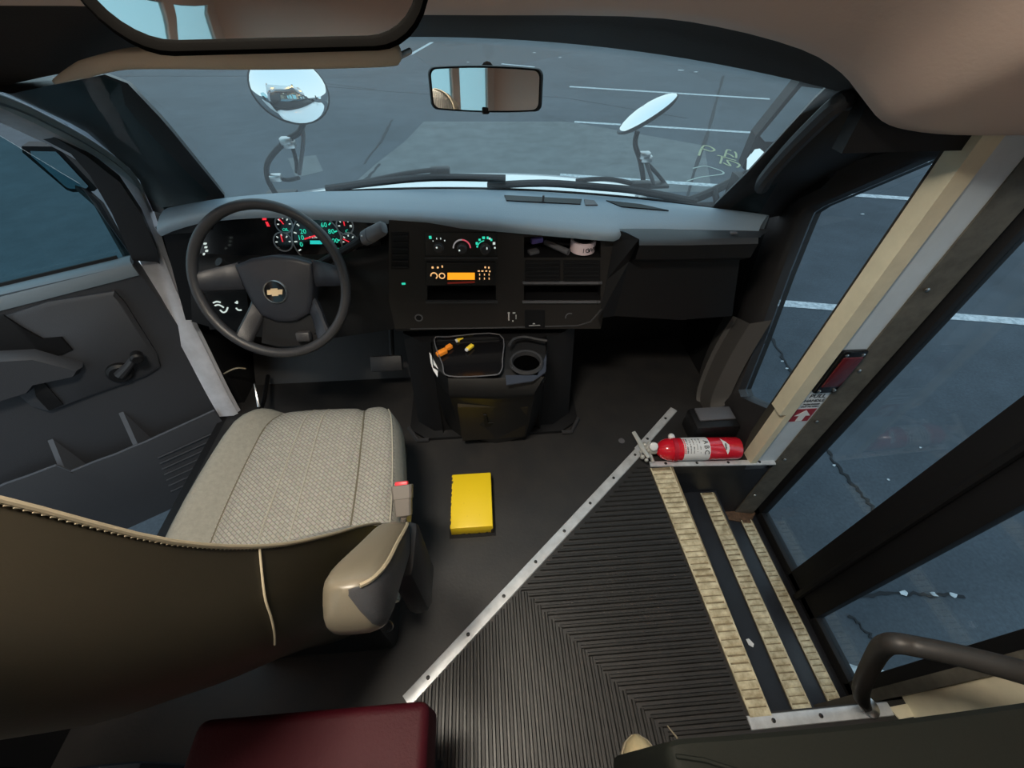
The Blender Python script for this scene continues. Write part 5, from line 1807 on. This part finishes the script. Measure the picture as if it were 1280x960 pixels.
# small coloured pieces lying in the tray
tz = trp[0].z - 0.012
for k, (u, v, s_, rz, m, lab) in enumerate(((553, 440, (0.028, 0.018, 0.014), 35, M_ORANGE, 'orange plastic piece nearest the left rim of the console tray'), (561.5, 433.5, (0.018, 0.016, 0.012), 40, M_ORANGE, 'small orange plastic piece beside the yellow ones in the console tray'),
                                            (575, 424, (0.022, 0.014, 0.010), 35, M_YELP, 'yellow plastic piece farthest back in the console tray'), (587.5, 434, (0.026, 0.013, 0.010), 48, M_YELP, 'yellow and white piece nearest the middle of the console tray'))):
    c = at(u, v, z=tz)
    R = Matrix.Translation((c.x, c.y, tz)) @ Matrix.Rotation(math.radians(rz), 4, 'Z')
    root = thing('plastic_cap', (c.x, c.y, tz - s_[2] / 2), lab, 'cap', 'small plastic pieces in the console tray')
    mb = MB(); mb.box((0, 0, 0), s_, R, bev=0.002); mb.build('cap_body', m, root)
    mb = MB(); mb.box((-s_[0] * 0.55, 0, 0), (s_[0] * 0.4, s_[1] * 0.8, s_[2] * 0.8), R, bev=0.0015); mb.build('cap_end', M_LABEL if k >= 2 else M_ORANGE, root)

# ================================================================== PEDALS
ped = thing('brake_pedal', (-0.30, 1.24, FZ + 0.1), 'wide dark brake pedal under the steering wheel', 'pedal')
mb = MB(); mb.box((0, 0, 0), (0.12, 0.02, 0.06), Matrix.Translation((-0.33, 1.20, 1.06)) @ Matrix.Rotation(math.radians(-35), 4, 'X'), bev=0.006); mb.build('pedal_pad', M_DARK, ped)
mb = MB(); mb.tube([(-0.31, 1.21, 1.06), (-0.30, 1.30, 1.2), (-0.30, 1.42, 1.4)], 0.010, 8); mb.build('pedal_arm', M_BLACK, ped)
ped = thing('accelerator_pedal', (-0.20, 1.28, FZ + 0.05), 'narrow dark accelerator pedal beside the engine cover', 'pedal')
mb = MB(); mb.box((0, 0, 0), (0.05, 0.016, 0.14), Matrix.Translation((-0.19, 1.22, 1.00)) @ Matrix.Rotation(math.radians(-30), 4, 'X'), bev=0.005); mb.build('pedal_pad', M_BLACK, ped)
mb = MB(); mb.tube([(-0.19, 1.23, 1.01), (-0.2, 1.40, 1.15)], 0.008, 8); mb.build('pedal_arm', M_BLACK, ped)
# parking brake pedal stalk and loose wire at the left
ped = thing('parking_brake', (-0.80, 1.2, FZ + 0.1), 'parking brake lever beside the left door jamb', 'lever')
mb = MB(); mb.tube([at(324, 508, y=1.0), at(321, 495, y=1.02), at(318, 480, y=1.06)], [0.006, 0.004, 0.003], 8); mb.build('lever_tip', M_STEEL, ped)
mb = MB(); mb.tube([at(326, 512, y=1.0), at(330, 500, y=1.12), at(335, 470, y=1.3)], 0.008, 8); mb.build('lever_arm', M_BLACK, ped)
mb = MB(); mb.tube(catmull([at(280, 467, y=1.20), at(290, 462, y=1.2), at(298, 460, y=1.2), at(307, 461, y=1.21)], 4), 0.003, 6)
tag(mb.build('loose_wire', M_STITCH), 'loose pale wire beside the foot of the door flange', 'wire')

# ================================================================== DRIVER SEAT
seat = thing('driver_seat', (-0.41, 0.5, FZ), 'grey cloth driver seat with brown vinyl back and raised armrest', 'seat')
XC = -0.408
CZ = 1.30      # top of cushion


def cush_hw(y):
    t = (y - 0.25) / 0.55
    return 0.252 - 0.045 * max(0, t - 0.35) ** 1.5 / 0.52


def cush_top(xn, y):
    """height of the top over normalised x in -1..1"""
    a = abs(xn)
    b = (0.030 if xn < 0 else 0.008) * max(0, min(1, (a - 0.50) / 0.28)) ** 1.0 * (0.5 + 0.5 * math.sin(min(1, max(0, (a - 0.5) / 0.42)) * math.pi - math.pi / 2) + 0.0)
    dip = -0.012 * math.exp(-((a - 0.58) / 0.05) ** 2)
    mid = 0.010 * math.cos(a * 1.6)
    yy = (y - 0.30) / 0.5
    return CZ - 0.02 + b + dip + mid + 0.012 * yy - 0.02 * (1 - min(1, max(0, yy + 0.1))) ** 2


nx = 41
ysr = [0.30, 0.34, 0.40, 0.46, 0.52, 0.58, 0.64, 0.69, 0.73, 0.76, 0.782, 0.797, 0.807, 0.812]
mb = MB()
rows = []
for y in ysr:
    t = max(0, (y - 0.70) / 0.112)
    rnd = 1 - math.sqrt(max(0, 1 - t * t)) if t > 0 else 0
    hw = cush_hw(y) - 0.035 * rnd
    rw = []
    for i in range(nx):
        xn = -1 + 2 * i / (nx - 1)
        e = max(0, (abs(xn) - 0.80) / 0.20)
        z = cush_top(xn, y) - 0.055 * (1 - math.sqrt(max(0, 1 - e * e))) - 0.075 * rnd
        rw.append(Vector((XC + hw * xn, y, z)))
    # side skirts
    zlow = 1.165 + 0.03 * t
    rw = [Vector((XC - hw + 0.02, y, zlow)), Vector((XC - hw - 0.004, y, (zlow + rw[0].z) / 2))] + rw + [Vector((XC + hw + 0.004, y, (zlow + rw[-1].z) / 2)), Vector((XC + hw - 0.02, y, zlow))]
    rows.append(rw)
mb.loft(rows)
last = rows[-1]
mb.loft([last, [Vector((XC + (p.x - XC) * 0.95, 0.80, min(p.z, 1.20))) for p in last]])
for k, f in enumerate(mb.f):
    cx_ = sum((mb.v[i].x for i in f)) / len(f)
    cy_ = sum((mb.v[i].y for i in f)) / len(f)
    cz_ = sum((mb.v[i].z for i in f)) / len(f)
    xn = (cx_ - XC) / cush_hw(cy_)
    mb.m[k] = 1 if (xn < -0.58 or abs(xn) > 0.93) else 0
cushion = mb.build('cushion', [M_FAB, M_FABP], seat, smooth=60)


def seam(xa, xb, y0, y1, m, r, lift, name='seam', curve=0.0):
    mb = MB()
    pts = []
    for k in range(24):
        t = k / 23
        y = y0 + (y1 - y0) * t
        xn = xa + (xb - xa) * t + curve * math.sin(math.pi * t)
        tt = max(0, (y - 0.70) / 0.112)
        rnd = 1 - math.sqrt(max(0, 1 - tt * tt)) if tt > 0 else 0
        hw = cush_hw(y) - 0.035 * rnd
        e = max(0, (abs(xn) - 0.80) / 0.20)
        z = cush_top(xn, y) - 0.055 * (1 - math.sqrt(max(0, 1 - e * e))) - 0.075 * rnd
        pts.append(Vector((XC + hw * xn, y, z + lift)))
    mb.tube(pts, r, 6)
    return mb.build(name, m, cushion)


M_SEAMSHADE = mat('seam_shade', (0.10, 0.09, 0.065), 0.9)  # dark tone paints the shadow in the bolster seam grooves
M_SEAML = mat('light_seam', (0.29, 0.28, 0.235), 0.9)
seam(-0.585, -0.585, 0.30, 0.806, M_SEAMSHADE, 0.003, 0.0005)
seam(0.585, 0.585, 0.30, 0.806, M_SEAMSHADE, 0.003, 0.0005)
seam(-0.16, -0.10, 0.40, 0.806, M_SEAML, 0.0017, 0.0006)
seam(0.10, 0.10, 0.40, 0.806, M_SEAML, 0.0017, 0.0006)
seam(0.93, 0.93, 0.30, 0.79, M_SEAML, 0.0022, 0.0012, 'edge_stitch')
# pedestal and side shields
mb = MB(); mb.span((XC - 0.19, 0.28, FZ), (XC + 0.19, 0.70, 1.14), 0.02); mb.build('pedestal', M_BLACK, seat)
mb = MB(); mb.span((XC - 0.22, 0.26, 1.12), (XC + 0.22, 0.75, 1.18), 0.02); mb.build('seat_pan', M_BLACK, seat)
mb = MB()
mb.lathe([(0.055, 0.0), (0.055, 0.012), (0.045, 0.022), (0.01, 0.026)], frame((XC + 0.232, 0.50, 1.19), (0, 1, 0), (0, 0, 1)), 20)
mb.build('pivot_cover', M_ARM, seat)

# back: stacked plan outlines, front cloth and rear vinyl
BK = [  # z, centre y of the front face, half width, bolster flare (towards +y), rear depth
    (1.17, 0.330, 0.205, 0.05, 0.10), (1.25, 0.325, 0.225, 0.075, 0.115), (1.34, 0.305, 0.238, 0.095, 0.125), (1.44, 0.275, 0.232, 0.078, 0.13), (1.55, 0.232, 0.216, 0.055, 0.13),
    (1.66, 0.190, 0.196, 0.038, 0.125), (1.78, 0.158, 0.172, 0.026, 0.115), (1.91, 0.140, 0.143, 0.020, 0.10), (1.95, 0.134, 0.126, 0.015, 0.09), (1.975, 0.126, 0.095, 0.01, 0.07), (1.985, 0.115, 0.05, 0.0, 0.04)]
mb = MB()
rows = []
NF, NR = 17, 22
for (z, yf, hw, fl_, rd) in BK:
    rw = []
    for i in range(NF):
        xn = -1 + 2 * i / (NF - 1)
        a = abs(xn)
        nb = 0.034 * max(0.0, min(1.0, (1.70 - z) / 0.2))      # bolster nose, a little ahead of the seam
        rw.append(Vector((XC + hw * xn, yf + fl_ * max(0, (a - 0.45) / 0.55) ** 1.6 + nb * math.exp(-((a - 0.84) / 0.10) ** 2), z + 0.0)))
    for i in range(1, NR):
        th = math.pi * i / NR
        xr = math.cos(th)
        bulge = math.sin(th) ** 0.55
        sgn = math.copysign(abs(xr) ** 0.75, xr)
        rw.append(Vector((XC + (hw + 0.018 * math.sin(th) ** 0.5) * sgn, yf + fl_ * (1 - bulge) - rd * bulge, z - 0.01 * bulge)))
    rows.append(rw)
n = len(rows[0])
mb.loft(rows, True, True)
cnt = 0
for j in range(len(rows) - 1):
    for i in range(n):
        mb.m[cnt] = 0 if i < NF - 1 else 1
        cnt += 1
mb.m[-1] = 1
backrest = mb.build('backrest', [M_FAB, M_BROWNV], seat, smooth=60)
for side in (0, NF - 1):
    pts = [r[side] + Vector((0.002 if side else -0.002, 0, 0.0)) for r in rows]
    mb = MB(); mb.tube(catmull(pts, 4), 0.0026, 8); mb.build('piping', M_STITCH, backrest)
    # single stitches along the piping, joined
    mb = MB()
    cp = resample(catmull(pts, 4), 170)
    for a, b in zip(cp[::1], cp[1::1]):
        mb.tube([a.lerp(b, 0.15) + Vector((0, -0.0022, 0.0012)), a.lerp(b, 0.75) + Vector((0, -0.0034, 0.0010))], 0.0007, 5)
    tag(mb.build('stitches', M_STITCH, backrest), kind='stuff')
# vertical seam on the rear shell
pts = []
for k in range(5):
    zi = 5.12 - 0.21 * k
    a_, b_ = rows[int(zi)][NF - 1 + k], rows[int(zi) + 1][NF - 1 + k]
    q = a_.lerp(b_, zi - int(zi))
    pts.append(q + (q - Vector((XC, 0.17, q.z))).normalized() * 0.0015)
mb = MB(); mb.tube(catmull(pts, 4), 0.0014, 6); mb.build('rear_seam', M_STITCH, backrest)

# armrest folded up along the back
P0, P1 = at(484, 668, z=EYE_H - 0.64), at(443, 722, z=EYE_H - 0.52)
axd = (P1 - P0)
P0 = P0 - axd * 0.25
axd = P1 - P0
xs_ = Vector((1, 0, 0)); xs_ = (xs_ - axd.normalized() * xs_.dot(axd.normalized())).normalized()
ys_ = axd.normalized().cross(xs_)
if ys_.z < 0:
    ys_ = -ys_
mb = MB()
rows = []
for t, w_, h_ in ((-0.02, 0.018, 0.018), (0.0, 0.027, 0.026), (0.1, 0.031, 0.032), (0.5, 0.0345, 0.038), (0.8, 0.0385, 0.042), (0.93, 0.0385, 0.042), (1.02, 0.036, 0.038), (1.10, 0.030, 0.030), (1.15, 0.018, 0.017), (1.165, 0.004, 0.004)):
    c = P0 + axd * t
    rows.append([c + xs_ * w_ * math.copysign(abs(math.cos(a * math.pi / 12)) ** 0.55, math.cos(a * math.pi / 12)) + ys_ * (h_ * math.copysign(abs(math.sin(a * math.pi / 12)) ** 0.55, math.sin(a * math.pi / 12)) - h_ * 0.7) for a in range(24)])
mb.loft(rows, True, True)
for k in range(len(mb.m) - 2):
    mb.m[k] = 1 if k % 24 in (21, 22, 23, 0, 1, 2) else 0
arm = mb.build('armrest', [M_ARM, M_DARK], seat, smooth=60)
mb = MB()
pts = [r[3] + Vector((0.001, 0, 0.001)) for r in rows[1:9]]
mb.tube(catmull(pts, 4), 0.0028, 6)
mb.build('stitching', M_STITCH, arm)
mb = MB()
pc = P0 + axd * 0.1 + Vector((0.02, -0.02, -0.12))
mb.box(pc, (0.045, 0.10, 0.20), bev=0.018); mb.build('armrest_bracket', M_BLACK, seat)

# belt buckle on its stalk
b0, b1, b2, b3 = at(503, 613, z=1.30), at(505, 645, z=1.27), at(502, 700, z=1.15), at(497, 748, z=1.0)
bk_ = thing  # noqa
mb = MB(); mb.tube(catmull([b1, b1.lerp(b2, 0.5), b2, b3], 4), 0.011, 8, ell=0.7); st_ = mb.build('belt_stalk', M_GREYB, seat)
axd = (b0 - b1).normalized()
F = frame(b1, axd.cross(Vector((0, -0.5, 0.8))), axd)
L_ = (b0 - b1).length + 0.012
mb = MB()
rows = []
for t, w_, h_ in ((-0.01, 0.012, 0.010), (0.02, 0.0175, 0.012), (0.55, 0.0195, 0.0135), (0.56, 0.0215, 0.0145), (0.98, 0.0235, 0.0145), (1.0, 0.022, 0.013)):
    rows.append([F @ Vector((w_ * sx_, L_ * t, h_ * sy_)) for sx_, sy_ in ((-1, -0.7), (-0.8, -1), (0.8, -1), (1, -0.7), (1, 0.7), (0.8, 1), (-0.8, 1), (-1, 0.7))])
mb.loft(rows, True, True); bu = mb.build('belt_buckle', M_GREYB, seat, smooth=30)
mb = MB(); mb.box((0, L_ * 1.02, 0.002), (0.030, 0.014, 0.016), F, bev=0.003); mb.build('release_button', M_REDBTN, bu)
# small metal loop hanging under the seat corner
mb = MB(); mb.tube(catmull([at(476, 786, z=1.0), at(478, 778, z=1.0), at(486, 776, z=1.0), at(491, 782, z=1.0), at(488, 788, z=0.99), at(480, 790, z=0.99)], 4), 0.0022, 6); mb.build('wire_loop', M_STEEL, seat)

# ================================================================== YELLOW COVER ON THE FLOOR
h = 0.05
tq = [at(u, v, z=FZ + h) for u, v in ((565, 593), (614, 591.5), (615.5, 657), (562, 661))]
bq = [at(u, v, z=FZ) for u, v in ((562, 606), (616, 604), (617, 674), (560, 677))]
yb = thing('yellow_cover', (tq[0] + tq[2]) / 2 * 1.0 - Vector((0, 0, h)), 'chipped yellow metal cover box on the rubber floor', 'cover')
x0_, x1_ = (tq[0].x + tq[3].x) / 2, (tq[1].x + tq[2].x) / 2
y0_, y1_ = tq[3].y, tq[0].y
n1, n2 = 14, 18
mb = MB()
mb.span((x0_, y0_, FZ + 0.001), (x1_, y1_, FZ + h), 0.004)
mb.build('box_shell', M_YEL, yb)
mb = MB(); mb.span((x0_ - 0.006, y0_ - 0.010, FZ + 0.0005), (x1_ + 0.008, y1_ + 0.004, FZ + 0.003)); mb.build('base_flange', M_BLACKR, yb, smooth=0)
# bare metal chips along the left edge and the near rim
random.seed(3)
mb = MB()
k = 0
y = y1_ - 0.012
while y > y0_ + 0.02:
    w_, l_ = random.uniform(0.0015, 0.007) * (1.3 if y > y1_ - 0.07 else 0.6), random.uniform(0.006, 0.016)
    mb.prism([(x0_ - 0.0005, y, FZ + h + 0.0008), (x0_ + w_, y - l_ * 0.2, FZ + h + 0.0008), (x0_ + w_ * 0.7, y - l_ * 0.8, FZ + h + 0.0008), (x0_ - 0.0005, y - l_, FZ + h + 0.0008)], (0, 0, -0.006))
    y -= l_ * random.uniform(1.0, 1.5)
for q in range(5):
    xx = x0_ + (x1_ - x0_) * random.random()
    l_ = random.uniform(0.006, 0.02)
    mb.prism([(xx, y0_ - 0.0008, FZ + 0.002), (xx + l_, y0_ - 0.0008, FZ + 0.002), (xx + l_ * 0.7, y0_ - 0.0008, FZ + random.uniform(0.006, 0.012)), (xx + l_ * 0.2, y0_ - 0.0008, FZ + 0.008)], (0, 0.003, 0))
mb.prism([(x1_ - 0.008, y0_ - 0.0008, FZ + 0.004), (x1_ + 0.0008, y0_ - 0.0008, FZ + 0.004), (x1_ + 0.0008, y0_ - 0.0008, FZ + 0.030), (x1_ - 0.006, y0_ - 0.0008, FZ + 0.026)], (0, 0.004, 0))
tag(mb.build('bare_metal_chips', mat('bare_dark_metal', (0.035, 0.028, 0.02), 0.6), yb, smooth=0), kind='stuff')

# ================================================================== FIRE EXTINGUISHER
ER = 0.041
ea, eb = at(822, 562, z=FZ + ER), at(923, 560, z=FZ + ER)
exd = (eb - ea).normalized()
ex = thing('fire_extinguisher', ((ea + eb) / 2).xy.to_3d() + Vector((0, 0, FZ)), 'red fire extinguisher lying on the floor beside the step well', 'extinguisher')
EXF = frame(ea, Vector((0, 0, 1)).cross(exd), Vector((0, 0, 1)))
# frame: z along the bottle
zc = EXF.col[2].xyz
if zc.dot(exd) < 0:
    EXF = frame(ea, exd.cross(Vector((0, 0, 1))), Vector((0, 0, 1)))
Lb = (eb - ea).length
mb = MB(); mb.lathe([(0.014, -0.004), (0.022, 0.002), (0.033, 0.014), (0.039, 0.028), (ER, 0.042), (ER, Lb - 0.012), (ER - 0.003, Lb - 0.003), (ER - 0.010, Lb), (0.001, Lb - 0.006)], EXF, 32)
mb.build('bottle', M_REDP, ex, smooth=40)
s0, s1 = (at(850, 562, z=FZ + ER) - ea).dot(exd), (at(882, 562, z=FZ + ER) - ea).dot(exd)
mb = MB(); mb.lathe([(ER + 0.0008, s0), (ER + 0.0008, s1)], EXF, 32, False); lab = mb.build('paper_label', M_LABEL, ex, smooth=60)


def bottle_pt(ang, s, r=ER + 0.0016):
    """ang: 0 = straight up, positive towards the camera"""
    upv = Vector((0, 0, 1)); fw = Vector((0, 0, 1)).cross(exd)
    if fw.y > 0:
        fw = -fw
    d = upv * math.cos(math.radians(ang)) + fw * math.sin(math.radians(ang))
    return ea + exd * s + d * r, d, (fw * math.cos(math.radians(ang)) - upv * math.sin(math.radians(ang)))


mb = MB()
for ch, ang, sz in (('A', -10, 0.02), ('B', 15, 0.02), ('C', 40, 0.02), ('E', 65, 0.02)):
    if ch == 'E':
        continue
    p, d, tg = bottle_pt(ang + 12, s1 - 0.014)
    text_mb(ch, 0.024, frame(p, tg, d.cross(tg)), mb=mb)
random.seed(11)
for row in range(5):
    s = s0 + 0.012 + row * 0.0115
    for ang in range(-18, 60, 6):
        if random.random() < 0.25:
            continue
        p, d, tg = bottle_pt(ang, s)
        F_ = frame(p, tg, d.cross(tg))
        mb.box((0, 0, 0), (0.0034, random.choice((0.0016, 0.0024, 0.004)), 0.0006), F_)
tag(mb.build('label_print', M_INK, lab, smooth=0), kind='stuff')
mb = MB()
for ang in range(-18, 60, 9):
    p, d, tg = bottle_pt(ang, s0 + 0.004)
    mb.box((0, 0, 0), (0.005, 0.004, 0.0006), frame(p, tg, d.cross(tg)))
tag(mb.build('label_red_print', M_REDBTN, lab, smooth=0), kind='stuff')
sc = (at(902, 562, z=FZ + ER) - ea).dot(exd)
mb = MB()
rows = []
for ang, w_ in ((-22, 0.0), (0, 0.009), (18, 0.016), (36, 0.012), (52, 0.007), (66, 0.0)):
    a = bottle_pt(ang, sc - 0.010 + ang * 0.0002 - w_ * 0.3)[0]; b = bottle_pt(ang, sc - 0.010 + ang * 0.0002 + w_)[0]
    rows.append([a, b])
mb.loft(rows); dm = mb.build('diamond_sticker', M_LABEL, ex, smooth=60)
mb = MB()
for ang in (14, 20, 26, 32, 38):
    p, d, tg = bottle_pt(ang, sc - 0.003, ER + 0.0022)
    mb.box((0, 0, 0), (0.0035, 0.005, 0.0005), frame(p, tg, d.cross(tg)))
tag(mb.build('sticker_print', M_INK, dm, smooth=0), kind='stuff')
# bracket strap, valve, gauge, levers
sb_ = (at(841, 562, z=FZ + ER) - ea).dot(exd)
mb = MB(); mb.lathe([(ER + 0.001, sb_ - 0.008), (ER + 0.003, sb_ - 0.007), (ER + 0.003, sb_ + 0.007), (ER + 0.001, sb_ + 0.008)], EXF, 32, False); stp = mb.build('strap', mat('red_strap', (0.45, 0.012, 0.03), 0.35), ex, smooth=40)
p, d, tg = bottle_pt(-52, sb_ - 0.002, ER + 0.004)
mb = MB(); mb.sphere(p, (0.012, 0.014, 0.012)); mb.build('white_clip', M_LABEL, stp)
hd = ea - exd * 0.016
mb = MB(); mb.lathe([(0.013, -0.042), (0.013, -0.03), (0.016, -0.028), (0.016, -0.008), (0.012, -0.004), (0.012, 0.004)], EXF, 16); mb.build('valve', M_VALVE, ex, smooth=40)
gc = at(817, 558, z=FZ + 0.075)
GF = frame(gc, (1, 0, 0), (0, 0.7, 0.7))
mb = MB(); mb.lathe([(0.013, -0.012), (0.015, -0.006), (0.015, 0.004), (0.012, 0.006), (0.001, 0.0065)], GF, 20); mb.build('pressure_gauge', M_LABEL, ex, smooth=40)
l0 = at(805, 567, z=FZ + 0.06)
mb = MB(); mb.tube([at(811, 572, z=FZ + 0.055), at(804, 562, z=FZ + 0.062), at(798, 550, z=FZ + 0.07), at(792, 540, z=FZ + 0.075)], [0.007, 0.009, 0.009, 0.008], 8, ell=0.6); mb.build('carry_lever', M_VALVE, ex)
mb = MB(); mb.tube([at(800, 566, z=FZ + 0.045), at(808, 560, z=FZ + 0.05), at(812, 553, z=FZ + 0.055)], 0.007, 8); mb.build('squeeze_lever', M_VALVE, ex)
mb = MB(); mb.tube([at(811, 566, z=FZ + 0.035), at(814, 572, z=FZ + 0.02), at(816.5, 577.5, z=FZ + 0.012)], [0.008, 0.007, 0.006], 8); mb.build('nozzle', M_VALVE, ex)
mb = MB()
for u, v, r in ((806, 556, 0.010), (809, 559, 0.008), (803, 571, 0.009), (808, 575, 0.007)):
    mb.sphere(at(u, v, z=FZ + 0.05), r, seg=10, rings=6)
tag(mb.build('valve_fittings', M_VALVE, ex), kind='stuff')

# ================================================================== SMALL THINGS ON FLOOR AND STEPS
c = at(937, 803, z=Z1 + 0.002)
mb = MB(); mb.prism([at(u, v, z=Z1 + 0.003) for u, v in ((932.5, 799), (936, 798), (942.5, 805), (941.5, 809), (936, 806))], (0, 0, -0.002))
tag(mb.build('paper_scrap', M_LABEL, smooth=0), 'white paper scrap on the upper step', 'scrap')
mb = MB(); mb.tube([at(834, 907, z=FZ + 0.008), at(847, 923, z=FZ + 0.008)], [0.0014, 0.0022], 6)
tag(mb.build('splinter', M_STITCH), 'thin pale splinter on the ribbed mat beside the grey panel', 'splinter')
mb = MB(); mb.lathe([(0.012, 0), (0.012, 0.001), (0.009, 0.0018)], Matrix.Translation(at(777, 551, z=FZ)), 12); tag(mb.build('floor_plug', M_GREYP), 'small round plug in the floor mat left of the extinguisher valve', 'plug')
mb = MB(); mb.sphere(at(863, 529, z=FZ + 0.012), (0.016, 0.010, 0.010)); tag(mb.build('floor_stud', M_JAMB), 'small tarnished stud on the floor behind the extinguisher', 'stud')

# ================================================================== HANDRAIL, PANEL, SEATS AT THE BOTTOM EDGE
hr = thing('handrail', at(1086, 884, z=FZ + 0.004), 'dark bent handrail at the rear of the entrance', 'handrail')
pts = [at(1084, 884, z=FZ + 0.004), at(1077, 872, z=1.02), at(1078, 855, z=1.14), at(1092, 825, z=1.26), at(1103, 809, z=1.34), at(1118, 804, z=1.385), at(1150, 809, z=1.40), at(1210, 822, z=1.44), at(1300, 846, z=1.50), at(1420, 880, z=1.58)]
mb = MB(); mb.tube(catmull(pts, 5), [0.010, 0.010, 0.012, 0.013, 0.014] + [0.0155] * 41, 12); mb.build('rail_tube', mat('worn_dark_rail', (0.026, 0.023, 0.021), 0.5), hr, smooth=60)
mb = MB(); mb.lathe([(0.022, 0), (0.022, 0.004), (0.014, 0.008)], Matrix.Translation(at(1086, 884, z=FZ + 0.005)), 16); mb.build('rail_foot', M_STEEL, hr)

zt = EYE_H - 0.80
edge = catmull([at(u, v, z=zt - dz) for u, v, dz in ((834, 985, 0.05), (830, 948, 0.02), (837, 928, 0.004), (862, 922.5, 0), (940, 917, 0), (1110, 901, 0), (1290, 877, 0), (1420, 858, 0))], 4)
mb = MB()
ye = sum(p.y for p in edge) / len(edge)
mb.loft([[Vector((p.x, p.y, FZ + 0.06)) for p in edge], [Vector((p.x, p.y, p.z - 0.006)) for p in edge], [Vector((p.x, p.y - 0.006, p.z)) for p in edge], [Vector((p.x, p.y - 0.40, p.z + 0.002)) for p in edge], [Vector((p.x, p.y - 0.405, FZ + 0.06)) for p in edge]])
pn = thing('modesty_panel', (0.6, ye, FZ), 'dark grey green panel behind the step well', 'panel')
mb.build('panel_board', M_PANEL, pn, smooth=40)
mb = MB(); mb.tube([at(845, 945, z=zt + 0.004), at(880, 950, z=zt + 0.006), at(960, 975, z=zt + 0.004)], 0.003, 6); mb.build('panel_fold', M_PANEL, pn)
for xx in (0.45, 1.0):
    mb = MB(); mb.span((xx, ye - 0.05, FZ), (xx + 0.03, ye - 0.02, FZ + 0.08)); mb.build('panel_foot', M_DARK, pn)

c = at(803, 950, z=FZ + 0.04)
sh = thing('shoe', (c.x + 0.01, c.y - 0.12, FZ), 'tan rounded shoe toe at the bottom edge beside the grey panel', 'shoe')
mb = MB()
rows = []
for t, w_, h_ in ((0.0, 0.004, 0.012), (0.012, 0.024, 0.030), (0.03, 0.036, 0.042), (0.07, 0.044, 0.052), (0.13, 0.042, 0.062), (0.19, 0.036, 0.085), (0.25, 0.034, 0.095), (0.285, 0.026, 0.09), (0.295, 0.010, 0.06)):
    y = c.y + 0.046 - t
    rows.append([Vector((c.x + w_ * math.cos(a * math.pi / 10), y, FZ + 0.016 + max(0, h_ * math.sin(a * math.pi / 10)) + (0 if math.sin(a * math.pi / 10) >= 0 else 0.004 * math.sin(a * math.pi / 10)))) for a in range(20)])
mb.loft(rows, True, True); mb.build('shoe_upper', M_SHOE, sh, smooth=60)
mb = MB(); mb.loft([[Vector((p.x * 1.0 + (p.x - c.x) * 0.12, p.y, FZ + z_)) for p in (r[0], r[10])] for r in rows for z_ in (0.002,)] ) if False else None
mb = MB()
ol = [Vector((r[0].x + 0.004, r[0].y, FZ + 0.001)) for r in rows] + [Vector((r[10].x - 0.004, r[10].y, FZ + 0.001)) for r in rows[::-1]]
mb.prism(ol, (0, 0, 0.018)); mb.build('shoe_sole', M_STITCH, sh, smooth=0)

# red vinyl cushion of the seat behind the driver
zr = EYE_H - 0.85
ra, rb = at(248, 893, z=zr), at(536, 880, z=zr)
rs = thing('bench_seat', (-0.33, -0.15, FZ), 'dark red vinyl bench seat behind the driver seat', 'bench')
mb = MB()
yy = (ra.y + rb.y) / 2
mb.box(((ra.x + rb.x) / 2, yy - 0.24, zr - 0.06), (rb.x - ra.x, 0.48, 0.12), bev=0.016, seg=4); mb.build('seat_cushion', M_REDV, rs, smooth=40)
mb = MB(); mb.span((ra.x + 0.03, yy - 0.44, FZ), (rb.x - 0.03, yy - 0.06, zr - 0.12)); mb.build('seat_base', M_BLACK, rs)
gz = 1.12
ga, gb = at(0, 930, z=gz), at(182, 942, z=gz)
mb = MB(); mb.box(((-1.12 + gb.x) / 2, 0.0, (FZ + gz) / 2), (gb.x + 1.12, 0.16, gz - FZ), bev=0.012); 
tag(mb.build('storage_box', M_DGREY), 'dark slate box in the bottom left corner behind the driver seat', 'box')
